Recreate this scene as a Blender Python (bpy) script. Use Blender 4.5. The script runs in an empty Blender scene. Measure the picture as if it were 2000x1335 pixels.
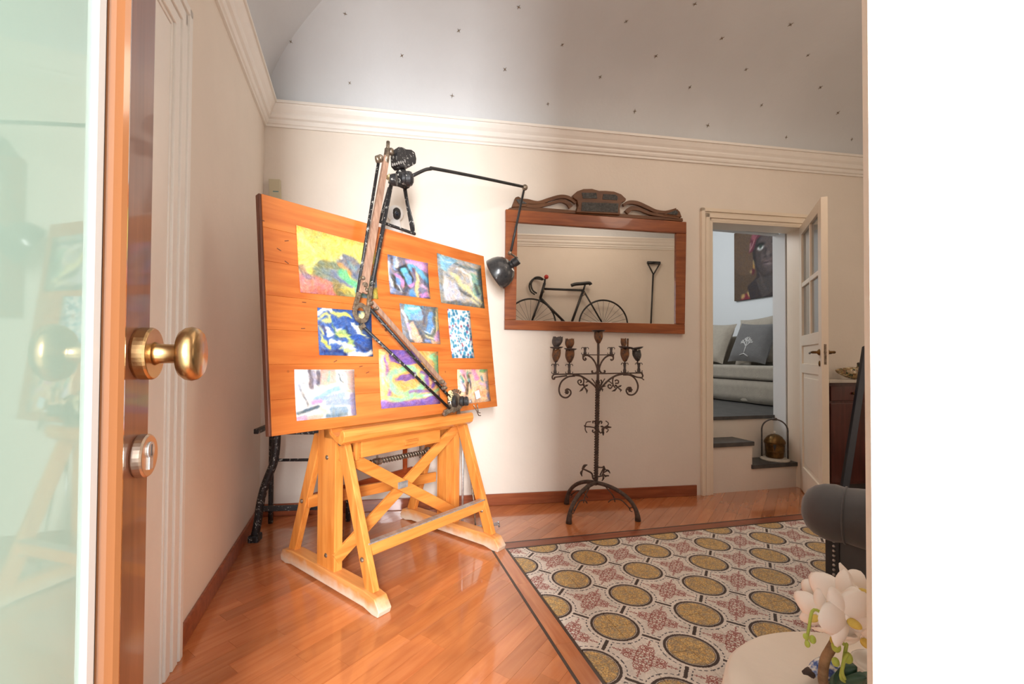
import bpy, math, random
import numpy as np
from mathutils import Vector, Matrix
random.seed(7); np.random.seed(7)
S = bpy.context.scene
COL = S.collection
V = Vector
# ------------------------------------------------------------------ camera
FPX, CX, CY = 877.55, 930.4, 681.94            # focal length and principal point for a 2000x1335 frame
YAW, PIT, ROL = 0.2388, 0.01639, 0.0062
CAM = V((-0.797, -2.471, 1.099))
_f = V((math.sin(YAW), math.cos(YAW), 0)); _r = V((math.cos(YAW), -math.sin(YAW), 0)); _u = V((0, 0, 1))
FW = _f*math.cos(PIT)+_u*math.sin(PIT); _u2 = _u*math.cos(PIT)-_f*math.sin(PIT)
RT = _r*math.cos(ROL)+_u2*math.sin(ROL); UP = _u2*math.cos(ROL)-_r*math.sin(ROL)
cd = bpy.data.cameras.new('camera'); cam = bpy.data.objects.new('camera', cd); COL.objects.link(cam)
cam.matrix_world = Matrix(((RT.x, UP.x, -FW.x, CAM.x), (RT.y, UP.y, -FW.y, CAM.y), (RT.z, UP.z, -FW.z, CAM.z), (0, 0, 0, 1)))
cd.sensor_width = 36; cd.lens = FPX*36/2000; cd.shift_x = (1000-CX)/2000; cd.shift_y = (CY-667.5)/2000; cd.clip_start = 0.02
S.camera = cam
# ------------------------------------------------------------------ world, lights, exposure
S.view_settings.view_transform = 'Standard'; S.view_settings.look = 'None'; S.view_settings.gamma = 1
S.view_settings.exposure = 0.08; S.view_settings.use_curve_mapping = False
w = bpy.data.worlds.new('sky'); S.world = w; w.use_nodes = True
bg = w.node_tree.nodes['Background']; bg.inputs[0].default_value = (0.88, 0.94, 1.0, 1); bg.inputs[1].default_value = 4.0

def lamp(name, kind, loc, target, energy, color, sx=1, sy=1, spread=None):
    d = bpy.data.lights.new(name, kind); d.energy = energy; d.color = color
    if kind == 'AREA':
        d.shape = 'RECTANGLE'; d.size = sx; d.size_y = sy
        if spread: d.spread = math.radians(spread)
    else: d.shadow_soft_size = sx
    o = bpy.data.objects.new(name, d); COL.objects.link(o); o.location = loc
    o.rotation_euler = (V(target)-V(loc)).to_track_quat('-Z', 'Y').to_euler(); return o
lamp('daylight_entrance', 'AREA', (-1.05, -4.5, 1.75), (-0.1, 0.7, 1.45), 390, (0.98, 0.985, 1.0), 0.55, 2.0)
lamp('warm_fill_right', 'AREA', (4.35, -1.5, 1.7), (0, -0.9, 1.3), 9, (1.0, 0.82, 0.66), 1.2, 1.6)  # added weak warm fill from the right; the wall has no window
lamp('vault_fill', 'AREA', (1.0, -0.9, 3.3), (1.0, -0.9, 0), 15, (1.0, 0.84, 0.7), 2.6, 1.6)  # added soft area under the vault for even warm ambient, no fixture
lamp('ceiling_fill', 'POINT', (1.9, -1.3, 2.92), (0, 0, 0), 13, (1.0, 0.83, 0.68), 0.22)  # added out-of-view point light that lifts the vault, no real pendant
lamp('upper_room_fill', 'AREA', (1.7, 2.6, 2.9), (3.8, 2.4, 1.5), 33, (0.95, 0.97, 1.0), 1.0, 1.0)  # added area light high up to brighten the upper room, no window there
# ------------------------------------------------------------------ pixel -> world helpers
def ray(x, y):
    d = FW+RT*((x-CX)/FPX)-UP*((y-CY)/FPX); return d
def pln(x, y, p0, n):
    d = ray(x, y); t = (V(p0)-CAM).dot(V(n))/d.dot(V(n)); return CAM+d*t
def atd(x, y, depth): return CAM+ray(x, y)*depth
def onz(x, y, z=0.0):
    d = ray(x, y); return CAM+d*((z-CAM.z)/d.z)
# ------------------------------------------------------------------ mesh builder
class MB:
    def __init__(s): s.v = []; s.f = []; s.uv = None
    def add(s, vs, fs):
        o = len(s.v); s.v += [tuple(p) for p in vs]; s.f += [tuple(i+o for i in f) for f in fs]; return s
    def box(s, x0, x1, y0, y1, z0, z1):
        return s.frame(V((0, 0, 0)), V((1, 0, 0)), V((0, 1, 0)), V((0, 0, 1)), x0, x1, y0, y1, z0, z1)
    def frame(s, o, ax, ay, az, x0, x1, y0, y1, z0, z1):
        vs = [o+ax*x+ay*y+az*z for z in (z0, z1) for x, y in ((x0, y0), (x1, y0), (x1, y1), (x0, y1))]
        fs = [(3, 2, 1, 0), (4, 5, 6, 7), (0, 1, 5, 4), (1, 2, 6, 5), (2, 3, 7, 6), (3, 0, 4, 7)]
        if ax.cross(ay).dot(az) * (x1-x0)*(y1-y0)*(z1-z0) < 0: fs = [f[::-1] for f in fs]
        return s.add(vs, fs)
    def beam(s, a, b, wd, th, side):
        """rectangular bar a->b; wd measured along 'side', th across"""
        a = V(a); b = V(b); d = (b-a).normalized(); sd = V(side); sd = (sd-d*sd.dot(d)).normalized(); up = d.cross(sd)
        return s.frame(a, d, sd, up, 0, (b-a).length, -wd/2, wd/2, -th/2, th/2)
    def prism(s, pts, ext):
        n = len(pts); ext = V(ext); P = [V(p) for p in pts]; nr = V((0, 0, 0))
        for i in range(n): nr += P[i].cross(P[(i+1) % n])
        if nr.dot(ext) < 0: P = P[::-1]
        vs = P+[p+ext for p in P]
        fs = [tuple(range(n))[::-1], tuple(range(n, 2*n))]+[(i, (i+1) % n, (i+1) % n+n, i+n) for i in range(n)]
        return s.add(vs, fs)
    def tube(s, pts, r, seg=8, cap=True, flat=None):
        P = [V(p) for p in pts]; n = len(P); R = r if isinstance(r, (list, tuple)) else [r]*n
        t0 = (P[1]-P[0]).normalized(); nx = t0.orthogonal().normalized() if flat is None else (V(flat)-t0*V(flat).dot(t0)).normalized()
        vs = []
        for i in range(n):
            t = (P[min(i+1, n-1)]-P[max(i-1, 0)])
            t = t.normalized() if t.length > 1e-9 else t0
            nx = nx-t*nx.dot(t); nx = nx.normalized() if nx.length > 1e-6 else t.orthogonal().normalized(); ny = t.cross(nx)
            for k in range(seg):
                a = 2*math.pi*k/seg; vs.append(P[i]+(nx*math.cos(a)+ny*math.sin(a))*R[i])
        fs = [(i*seg+k, i*seg+(k+1) % seg, (i+1)*seg+(k+1) % seg, (i+1)*seg+k) for i in range(n-1) for k in range(seg)]
        if cap: fs += [tuple(range(seg))[::-1], tuple((n-1)*seg+k for k in range(seg))]
        return s.add(vs, fs)
    def lathe(s, o, ax, prof, seg=24, sx=1.0, ref=None, cap=True):
        o = V(o); ax = V(ax).normalized(); nx = ax.orthogonal().normalized() if ref is None else (V(ref)-ax*V(ref).dot(ax)).normalized(); ny = ax.cross(nx); vs = []
        for r, h in prof:
            for k in range(seg):
                a = 2*math.pi*k/seg; vs.append(o+ax*h+(nx*math.cos(a)*sx+ny*math.sin(a))*max(r, 1e-5))
        n = len(prof)
        fs = [(i*seg+k, i*seg+(k+1) % seg, (i+1)*seg+(k+1) % seg, (i+1)*seg+k) for i in range(n-1) for k in range(seg)]
        if cap: fs += [tuple(range(seg))[::-1], tuple((n-1)*seg+k for k in range(seg))]
        return s.add(vs, fs)
    def ball(s, o, r, seg=12, sc=(1, 1, 1)):
        m = MB(); m.lathe((0, 0, 0), (0, 0, 1), [(r*math.sin(math.pi*i/8), -r*math.cos(math.pi*i/8)) for i in range(9)], seg)
        return s.add([V((p[0]*sc[0], p[1]*sc[1], p[2]*sc[2]))+V(o) for p in m.v], m.f)
    def grid(s, fn, nu, nv, wrapu=False):
        vs = [fn(i/(nu if wrapu else nu-1), j/(nv-1)) for j in range(nv) for i in range(nu)]
        fs = []
        for j in range(nv-1):
            for i in range(nu if wrapu else nu-1):
                a = j*nu+i; b = j*nu+(i+1) % nu; fs.append((a, b, b+nu, a+nu))
        return s.add(vs, fs)

def obj(name, mb, mat, parent=None, smooth=False, bevel=0, sub=0, kind=None, label=None, cat=None, group=None, solid=0, uv=None, seg=2):
    base = V(parent['_b']) if parent is not None and '_b' in parent else V((0, 0, 0))
    me = bpy.data.meshes.new(name); me.from_pydata([tuple(V(p)-base) for p in mb.v], [], mb.f); me.update()
    me.materials.append(mat)
    if uv:
        l = me.uv_layers.new(name='uv')
        for lp in me.loops: l.data[lp.index].uv = uv[lp.vertex_index]
    if smooth: me.polygons.foreach_set('use_smooth', [True]*len(me.polygons))
    o = bpy.data.objects.new(name, me); COL.objects.link(o)
    if parent is not None: o.parent = parent; o['_b'] = tuple(base)
    if solid: m = o.modifiers.new('solid', 'SOLIDIFY'); m.thickness = solid; m.offset = 0
    if bevel: m = o.modifiers.new('bevel', 'BEVEL'); m.width = bevel; m.segments = seg; m.limit_method = 'ANGLE'; m.angle_limit = math.radians(40)
    if sub: m = o.modifiers.new('sub', 'SUBSURF'); m.levels = sub; m.render_levels = sub
    if kind: o['kind'] = kind
    if label: o['label'] = label
    if cat: o['category'] = cat
    if group: o['group'] = group
    return o
def thing(name, label, cat, loc, group=None):
    o = bpy.data.objects.new(name, None); COL.objects.link(o); o.location = loc; o['_b'] = tuple(loc); o.empty_display_size = .05
    o['label'] = label; o['category'] = cat
    if group: o['group'] = group
    return o
def arc(c, r, a0, a1, n, ex, ez):
    return [V(c)+V(ex)*(r*math.cos(math.radians(a0+(a1-a0)*i/n)))+V(ez)*(r*math.sin(math.radians(a0+(a1-a0)*i/n))) for i in range(n+1)]
def smoothline(P, k=6):
    P = [V(p) for p in P]; out = []
    for i in range(len(P)-1):
        p0 = P[max(i-1, 0)]; p1 = P[i]; p2 = P[i+1]; p3 = P[min(i+2, len(P)-1)]
        for j in range(k):
            t = j/k; out.append(.5*((2*p1)+(p2-p0)*t+(2*p0-5*p1+4*p2-p3)*t*t+(3*p1-p0-3*p2+p3)*t**3))
    return out+[P[-1]]
# ------------------------------------------------------------------ materials
def lin(c): return tuple(((x/255)/12.92 if x/255 <= .04045 else ((x/255+.055)/1.055)**2.4) for x in c)+(1,)
class NT:
    def __init__(s, name):
        s.m = bpy.data.materials.new(name); s.m.use_nodes = True; s.t = s.m.node_tree; s.p = s.t.nodes['Principled BSDF']
    def n(s, kind, **kw):
        nd = s.t.nodes.new(kind)
        for k, v in kw.items():
            if k.startswith('i_'): nd.inputs[k[2:].replace('_', ' ')].default_value = v
            else: setattr(nd, k, v)
        return nd
    def l(s, a, b): s.t.links.new(a, b)
def ramp(N, fac, stops):
    r = N.n('ShaderNodeValToRGB'); e = r.color_ramp.elements
    while len(e) < len(stops): e.new(.5)
    for k, (p, c) in enumerate(stops): e[k].position = p; e[k].color = c
    N.l(fac, r.inputs[0]); return r.outputs[0]
def mat(name, c, rough=.5, metal=0, noise=0, nscale=8, c2=None, bump=0, bscale=60, coat=0, spec=None, stretch=(1, 1, 1), sheen=0):
    N = NT(name); P = N.p; P.inputs['Roughness'].default_value = rough; P.inputs['Metallic'].default_value = metal
    if spec is not None: P.inputs['Specular IOR Level'].default_value = spec
    if coat: P.inputs['Coat Weight'].default_value = coat; P.inputs['Coat Roughness'].default_value = .08
    if sheen: P.inputs['Sheen Weight'].default_value = sheen
    A = lin(c); tc = N.n('ShaderNodeTexCoord'); mp = N.n('ShaderNodeMapping'); mp.inputs['Scale'].default_value = stretch
    N.l(tc.outputs['Object'], mp.inputs[0])
    if noise or c2:
        B = lin(c2) if c2 else tuple(x*(1-noise) for x in A[:3])+(1,)
        t = N.n('ShaderNodeTexNoise', i_Scale=nscale, i_Detail=6.0, i_Roughness=.6); N.l(mp.outputs[0], t.inputs['Vector'])
        N.l(ramp(N, t.outputs['Fac'], [(.35, B), (.65, A)]), P.inputs['Base Color'])
    else: P.inputs['Base Color'].default_value = A
    if bump:
        t = N.n('ShaderNodeTexNoise', i_Scale=bscale, i_Detail=4.0); N.l(mp.outputs[0], t.inputs['Vector'])
        b = N.n('ShaderNodeBump', i_Strength=bump, i_Distance=.01); N.l(t.outputs['Fac'], b.inputs['Height']); N.l(b.outputs[0], P.inputs['Normal'])
    return N.m
def wood(name, ca, cb, axis, rough=.35, coat=0, rnd=0, knots=0, sc=1.0):
    """grain runs along 'axis' (object space vector)"""
    N = NT(name); P = N.p; P.inputs['Roughness'].default_value = rough
    if coat: P.inputs['Coat Weight'].default_value = coat; P.inputs['Coat Roughness'].default_value = .06
    tc = N.n('ShaderNodeTexCoord'); ax = V(axis).normalized(); ay = ax.orthogonal().normalized(); az = ax.cross(ay)
    # coordinates projected on grain frame
    cb_ = N.n('ShaderNodeCombineXYZ')
    for k, (v, s) in enumerate(((ax, 2.5*sc), (ay, 32*sc), (az, 32*sc))):
        d = N.n('ShaderNodeVectorMath', operation='DOT_PRODUCT'); N.l(tc.outputs['Object'], d.inputs[0]); d.inputs[1].default_value = tuple(v*s)
        N.l(d.outputs['Value'], cb_.inputs[k])
    src = cb_.outputs[0]
    oi = N.n('ShaderNodeObjectInfo')
    if rnd:
        ad = N.n('ShaderNodeVectorMath', operation='ADD'); mul = N.n('ShaderNodeMath', operation='MULTIPLY'); mul.inputs[1].default_value = 50
        N.l(oi.outputs['Random'], mul.inputs[0]); N.l(src, ad.inputs[0]); N.l(mul.outputs[0], ad.inputs[1]); src = ad.outputs[0]
    t = N.n('ShaderNodeTexNoise', i_Scale=1.0, i_Detail=5.0, i_Roughness=.55, i_Distortion=.6); N.l(src, t.inputs['Vector'])
    col = ramp(N, t.outputs['Fac'], [(.3, lin(cb)), (.7, lin(ca))])
    t2 = N.n('ShaderNodeTexNoise', i_Scale=2.2, i_Detail=3.0); N.l(tc.outputs['Object'], t2.inputs['Vector'])
    hs = N.n('ShaderNodeHueSaturation'); N.l(col, hs.inputs['Color'])
    mr = N.n('ShaderNodeMapRange'); mr.inputs['To Min'].default_value = .86; mr.inputs['To Max'].default_value = 1.12; mr.inputs['From Min'].default_value = .3; mr.inputs['From Max'].default_value = .7
    N.l(t2.outputs['Fac'], mr.inputs['Value'])
    if rnd:
        m2 = N.n('ShaderNodeMapRange'); m2.inputs['To Min'].default_value = 1-rnd; m2.inputs['To Max'].default_value = 1+rnd*.7; N.l(oi.outputs['Random'], m2.inputs['Value'])
        mm = N.n('ShaderNodeMath', operation='MULTIPLY'); N.l(mr.outputs[0], mm.inputs[0]); N.l(m2.outputs[0], mm.inputs[1]); N.l(mm.outputs[0], hs.inputs['Value'])
    else: N.l(mr.outputs[0], hs.inputs['Value'])
    out = hs.outputs[0]
    if knots:
        vo = N.n('ShaderNodeTexVoronoi', i_Scale=6.5); N.l(tc.outputs['Object'], vo.inputs['Vector'])
        k1 = ramp(N, vo.outputs['Distance'], [(.03, (1, 1, 1, 1)), (.075, (0, 0, 0, 1))])
        mx = N.n('ShaderNodeMix', data_type='RGBA'); N.l(k1, mx.inputs['Factor']); N.l(out, mx.inputs['A']); mx.inputs['B'].default_value = lin((90, 45, 20)); out = mx.outputs['Result']
    N.l(out, P.inputs['Base Color'])
    b = N.n('ShaderNodeBump', i_Strength=.05, i_Distance=.004); N.l(t.outputs['Fac'], b.inputs['Height']); N.l(b.outputs[0], P.inputs['Normal'])
    return N.m
def imat(name, arr, rough=.6, spec=.4, bump=0):
    h, w_, _ = arr.shape; im = bpy.data.images.new(name, w_, h, alpha=False)
    px = np.ones((h, w_, 4), np.float32); px[..., :3] = np.clip(arr, 0, 1); im.pixels.foreach_set(px[::-1].ravel()); im.update(); im.pack()
    N = NT(name); t = N.n('ShaderNodeTexImage'); t.image = im; t.extension = 'EXTEND'; N.l(t.outputs[0], N.p.inputs['Base Color'])
    N.p.inputs['Roughness'].default_value = rough; N.p.inputs['Specular IOR Level'].default_value = spec
    if bump:
        tn = N.n('ShaderNodeTexNoise', i_Scale=90.0); b = N.n('ShaderNodeBump', i_Strength=bump, i_Distance=.003); N.l(tn.outputs['Fac'], b.inputs['Height']); N.l(b.outputs[0], N.p.inputs['Normal'])
    return N.m
# --- small raster painter (numpy), colours 0..255 sRGB, coordinates 0..1, y down
def vnoise(h, w_, cells, seed, asp=1.0):
    r = np.random.RandomState(seed); ny = max(2, int(cells*asp))+2; nx = cells+2; g = r.rand(ny, nx)
    y = np.linspace(0, ny-2.001, h); x = np.linspace(0, nx-2.001, w_); yi = y.astype(int); xi = x.astype(int)
    fy = (y-yi)[:, None]; fx = (x-xi)[None]; fy = fy*fy*(3-2*fy); fx = fx*fx*(3-2*fx)
    a = g[yi][:, xi]; b = g[yi][:, xi+1]; c = g[yi+1][:, xi]; d = g[yi+1][:, xi+1]
    return (a*(1-fx)+b*fx)*(1-fy)+(c*(1-fx)+d*fx)*fy
def paint(w_, h, bgc, ops, seed=1, warp=.03, tex=.12, streak=(3, 1), smear=.8):
    Y, X = np.mgrid[0:h, 0:w_]; X = (X+.5)/w_; Y = (Y+.5)/h; asp = w_/h
    WX = X+warp*((vnoise(h, w_, 6, seed)-.5)*1.6+.45*(vnoise(h, w_, 22, seed+1)-.5)); WY = Y+warp*((vnoise(h, w_, 6, seed+2)-.5)*1.6+.45*(vnoise(h, w_, 22, seed+3)-.5))
    im = np.ones((h, w_, 3))*np.array(bgc, float)
    for op in ops:
        k = op[0]; c = np.array(op[1], float)
        if k == 's':
            wd = op[2]; P = op[3]; d = np.full((h, w_), 9.)
            for (x0, y0), (x1, y1) in zip(P[:-1], P[1:]):
                dx = (x1-x0)*asp; dy = y1-y0; L = dx*dx+dy*dy+1e-9
                t = np.clip((((WX-x0)*asp)*dx+(WY-y0)*dy)/L, 0, 1); d = np.minimum(d, np.hypot((WX-x0)*asp-t*dx, WY-y0-t*dy))
            m = d-wd/2
        elif k == 'e':
            _, _, cx, cy, rx, ry = op[:6]; ro = math.radians(op[6] if len(op) > 6 else 0)
            ux = (WX-cx)*asp; uy = WY-cy; a = ux*math.cos(ro)+uy*math.sin(ro); b = -ux*math.sin(ro)+uy*math.cos(ro)
            m = (np.hypot(a/(rx*asp), b/ry)-1)*min(rx*asp, ry)
        elif k == 'p':
            P = op[2]; ins = np.zeros((h, w_), bool); n = len(P)
            for i in range(n):
                x0, y0 = P[i]; x1, y1 = P[(i+1) % n]
                if y0 == y1: continue
                cnd = ((y0 > WY) != (y1 > WY)) & (WX < (x1-x0)*(WY-y0)/(y1-y0)+x0); ins ^= cnd
            m = np.where(ins, -1., 1.)
        al = np.clip(.5-m*h*.16, 0, 1)[..., None]
        im = im*(1-al)+c*al
    if smear:
        rs = np.random.RandomState(seed+40); im = im+(vnoise(h, w_, w_//4, seed+41, h/w_)-.5)[..., None]*smear*60+(rs.rand(h, w_, 1)-.5)*smear*70+(vnoise(h, w_, w_//9, seed+44, h/w_)[..., None]-.5)*smear*np.array([50, 10, -50.])
        an = (vnoise(h, w_, 5, seed+42)-.5)*5+(vnoise(h, w_, 12, seed+43)-.5)*2; yy, xx = np.mgrid[0:h, 0:w_]; acc = 0
        for k in range(-4, 5):
            ys = np.clip((yy+np.sin(an)*k*1.3).astype(int), 0, h-1); xs = np.clip((xx+np.cos(an)*k*1.3).astype(int), 0, w_-1); acc = acc+im[ys, xs]
        im = acc/9
    st = vnoise(h, w_, w_//streak[0], seed+9, (h/w_)*streak[1]/1.0)-.5
    im = im*(1+tex*st[..., None])+tex*40*(vnoise(h, w_, w_//3, seed+5, h/w_)-.5)[..., None]
    im = im.mean(-1, keepdims=True)*.14+im*.86; im = im+(255-im)*.06
    return np.clip(im, 0, 255)/255

M = {}
M['wall'] = mat('wall_plaster', (236, 226, 213), .85, noise=.04, nscale=2.5, bump=.12, bscale=45)
M['wallcold'] = mat('upper_room_plaster', (225, 228, 228), .85, bump=.05)
M['ceil'] = mat('vault_plaster', (214, 216, 218), .88, noise=.05, nscale=1.8, bump=.15, bscale=30)
M['trim'] = mat('white_gloss_paint', (243, 238, 230), .42, noise=.03, nscale=10, bump=.04, bscale=30)
M['trimchip'] = mat('chipped_white_paint', (240, 237, 230), .45, c2=(240, 237, 230), bump=.2, bscale=80)
M['doorcream'] = mat('cream_door_paint', (240, 226, 205), .4, noise=.03, nscale=6)
M['skirt'] = wood('baseboard_wood', (164, 92, 58), (124, 60, 36), (1, 0, 0), .3, coat=.3)
M['plank'] = wood('parquet_wood', (204, 128, 78), (184, 106, 60), (math.cos(math.radians(40)), math.sin(math.radians(40)), 0), .22, coat=1.0, rnd=.16)
M['plank'].node_tree.links.remove(M['plank'].node_tree.nodes['Principled BSDF'].inputs['Normal'].links[0])
M['band'] = wood('parquet_band', (206, 132, 84), (180, 104, 60), (0, 1, 0), .22, coat=1.0, rnd=.1)
M['dark'] = mat('dark_inlay', (70, 52, 44), .3, noise=.2, nscale=40)
M['sub'] = mat('floor_bed', (90, 60, 44), .8)
UW = V((0.803, 0.596, 0)).normalized(); FV = V((0.596, -0.803, 0)).normalized(); ZV = V((0, 0, 1))
M['easel'] = wood('honey_beech', (234, 156, 76), (206, 120, 48), (0, 0, 1), .32, coat=.25)
M['easelu'] = wood('honey_beech_long', (234, 156, 76), (206, 120, 48), UW, .32, coat=.25)
M['eaself'] = wood('honey_beech_foot', (234, 166, 96), (204, 130, 66), FV, .4)
def _wear(m_):
    t_ = m_.node_tree; P = t_.nodes['Principled BSDF']; src = P.inputs['Base Color'].links[0].from_socket
    tc = t_.nodes.new('ShaderNodeTexCoord'); sx = t_.nodes.new('ShaderNodeSeparateXYZ'); t_.links.new(tc.outputs['Object'], sx.inputs[0])
    nz = t_.nodes.new('ShaderNodeTexNoise'); nz.inputs['Scale'].default_value = 14; nz.inputs['Detail'].default_value = 6; t_.links.new(tc.outputs['Object'], nz.inputs['Vector'])
    ad = t_.nodes.new('ShaderNodeMath'); ad.operation = 'MULTIPLY_ADD'; t_.links.new(nz.outputs['Fac'], ad.inputs[0]); ad.inputs[1].default_value = -.09; t_.links.new(sx.outputs['Z'], ad.inputs[2])
    mr = t_.nodes.new('ShaderNodeMapRange'); mr.inputs['From Min'].default_value = -.025; mr.inputs['From Max'].default_value = .02; mr.inputs['To Min'].default_value = .85; mr.inputs['To Max'].default_value = 0; t_.links.new(ad.outputs[0], mr.inputs['Value'])
    mx = t_.nodes.new('ShaderNodeMix'); mx.data_type = 'RGBA'; t_.links.new(mr.outputs[0], mx.inputs['Factor']); t_.links.new(src, mx.inputs['A']); mx.inputs['B'].default_value = lin((216, 200, 180)); t_.links.new(mx.outputs['Result'], P.inputs['Base Color'])
_wear(M['eaself'])
M['rail_red'] = wood('reddish_rail', (176, 86, 42), (138, 58, 24), UW, .4)
M['boardm'] = wood('board_pine', (216, 128, 58), (186, 94, 36), UW, .36, coat=.2, knots=1, sc=.8)
M['edge'] = wood('board_edge_dark', (120, 70, 48), (84, 44, 28), (0, 0, 1), .5)
M['frame'] = wood('mirror_frame_wood', (164, 92, 46), (126, 62, 28), (1, 0, 0), .35, coat=.3)
M['crest'] = wood('carved_walnut', (122, 78, 42), (82, 48, 24), (1, 0, 0), .45)
M['carve'] = mat('dark_carving', (52, 52, 52), .5, c2=(84, 84, 80), nscale=60, bump=.8, bscale=90)
M['black'] = mat('worn_black_paint', (46, 46, 46), .38, c2=(30, 31, 32), nscale=30, bump=.1)
def worn(name, base, chip, thr):
    N = NT(name); N.p.inputs['Roughness'].default_value = .45
    tc = N.n('ShaderNodeTexCoord'); t = N.n('ShaderNodeTexNoise', i_Scale=55.0, i_Detail=8.0, i_Roughness=.7); N.l(tc.outputs['Object'], t.inputs['Vector'])
    N.l(ramp(N, t.outputs['Fac'], [(thr, lin(base)), (thr+.05, lin(chip))]), N.p.inputs['Base Color'])
    b = N.n('ShaderNodeBump', i_Strength=.4, i_Distance=.004); N.l(t.outputs['Fac'], b.inputs['Height']); N.l(b.outputs[0], N.p.inputs['Normal']); return N.m
M['blackworn'] = worn('chipped_black_iron', (34, 34, 36), (190, 188, 180), .58)
M['metal'] = mat('aged_nickel', (170, 156, 138), .38, metal=.75, c2=(110, 96, 80), nscale=60, bump=.3)
M['steel'] = mat('galvanised_steel', (200, 200, 198), .35, metal=.6, c2=(160, 160, 160), nscale=50)
M['brownmetal'] = mat('bronzed_channel', (190, 156, 134), .38, metal=.3, c2=(160, 124, 104), nscale=20, stretch=(4, 4, .5))
M['rust'] = mat('wrought_iron_rust', (92, 74, 62), .7, c2=(62, 48, 42), nscale=40, bump=.5)
M['rusto'] = mat('rusty_flower_iron', (140, 92, 52), .75, c2=(70, 60, 52), nscale=45, bump=.5)
M['ironsocket'] = mat('grey_iron', (92, 84, 80), .6, c2=(60, 54, 52), nscale=40, bump=.3)
M['brass'] = mat('polished_brass', (204, 172, 124), .27, metal=1.0, c2=(176, 140, 96), nscale=30)
M['brassd'] = mat('dark_brass', (128, 98, 56), .35, metal=.85, c2=(84, 60, 34), nscale=18)
M['nickel'] = mat('satin_nickel', (196, 178, 160), .3, metal=1.0)
M['slate'] = mat('slate', (84, 82, 80), .45, c2=(62, 62, 62), nscale=10)
M['linen'] = mat('beige_linen', (172, 162, 146), .9, noise=.12, nscale=20, bump=.3, bscale=120, sheen=.2)
M['linend'] = mat('grey_linen', (110, 108, 106), .9, noise=.12, nscale=20, bump=.3, bscale=120, sheen=.2)
M['velvet'] = mat('charcoal_fabric', (74, 76, 80), .6, noise=.25, nscale=7, sheen=.35, bump=.05)
M['velvetd'] = mat('charcoal_trim', (44, 45, 48), .6)
M['cloth'] = mat('cream_cloth', (232, 220, 204), .8, noise=.05, nscale=9, bump=.15, bscale=30, sheen=.2)
M['white'] = mat('white_plastic', (235, 235, 233), .35)
M['ivory'] = mat('ivory_plastic', (206, 198, 170), .45)
M['ceramic'] = mat('marble', (216, 208, 196), .25, noise=.08, nscale=9)
M['mahog'] = wood('mahogany', (96, 44, 38), (62, 26, 24), (0, 0, 1), .35, coat=.3)
M['navy'] = mat('navy_paint', (30, 38, 56), .4, noise=.2)
M['petal'] = mat('orchid_petal', (244, 236, 226), .6, noise=.03, nscale=30)
M['petal'].node_tree.nodes['Principled BSDF'].inputs['Subsurface Weight'].default_value = .25
M['petal'].node_tree.nodes['Principled BSDF'].inputs['Subsurface Radius'].default_value = (.01, .01, .01)
M['yellow'] = mat('orchid_lip', (226, 196, 92), .6, noise=.2, nscale=40)
M['bud'] = mat('orchid_bud', (178, 196, 84), .5, noise=.15, nscale=60)
M['leaf'] = mat('orchid_leaf', (70, 104, 84), .4, c2=(40, 72, 56), nscale=30)
M['branch'] = mat('branch_bark', (150, 122, 88), .7, c2=(110, 84, 58), nscale=40, bump=.3)
M['walnut'] = wood('entrance_door_wood', (132, 84, 62), (98, 58, 42), (0, 0, 1), .3, coat=.3)
M['red'] = mat('red_plastic', (190, 50, 44), .4)
M['bike'] = mat('bicycle_black', (36, 36, 36), .4)
M['stone'] = mat('outdoor_paving', (200, 196, 188), .8, noise=.1)
N = NT('mirror_silver'); N.p.inputs['Base Color'].default_value = (.84, .83, .80, 1); N.p.inputs['Metallic'].default_value = 1; N.p.inputs['Roughness'].default_value = .012; M['mirror'] = N.m
N = NT('frosted_green_glass'); N.p.inputs['Base Color'].default_value = lin((178, 210, 198)); N.p.inputs['Roughness'].default_value = .03; N.p.inputs['IOR'].default_value = 1.75
N.p.inputs['Subsurface Weight'].default_value = 0; N.p.inputs['Transmission Weight'].default_value = .0; M['frost'] = N.m
N = NT('dim_pane_glass'); N.p.inputs['Base Color'].default_value = lin((150, 152, 146)); N.p.inputs['Roughness'].default_value = .06; N.p.inputs['Transmission Weight'].default_value = .35; M['pane'] = N.m
# ------------------------------------------------------------------ room shell
A0 = V((0.091, 0.755, 0)); A1 = V((1.827, 0.628, 0)); WD = (A1-A0).normalized(); WN = V((WD.y, -WD.x, 0))      # back wall: along, into room
LC = V((-1.5, 0.871, 0)); LD = V((0.0239, -0.9997, 0)); LN = V((0.9997, 0.0239, 0))                             # left wall
YE = -2.235; XR = 4.5; XJ = -0.478
def onwall(x, y, t=0.0): return pln(x, y, A0+WN*t, WN)
def ws(p): return (V(p)-A0).dot(WD)
def bw(m, s0, s1, t0, t1, z0, z1): return m.frame(A0, WD, WN, ZV, s0, s1, t0, t1, z0, z1)
def lw(m, s0, s1, t0, t1, z0, z1): return m.frame(LC, LD, LN, ZV, s0, s1, t0, t1, z0, z1)
sC = (LC-A0).dot(WD)
sL, sR = ws((1.915, .62, 0)), ws((2.79, .56, 0))
DH = 2.215
m = MB(); bw(m, sC-.2, sL, -.17, 0, 0, 3.0); bw(m, sR, 4.7, -.17, 0, 0, 3.0); bw(m, sL, sR, -.17, 0, DH, 3.0)
obj('wall_back', m, M['wall'], kind='structure')
m = MB(); lw(m, -.2, 3.2, -.15, 0, 0, 3.0); obj('wall_left', m, M['wall'], kind='structure')
m = MB(); m.box(XR, XR+.15, -2.5, 1.0, 0, 3.0); obj('wall_right', m, M['wall'], kind='structure')
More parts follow.
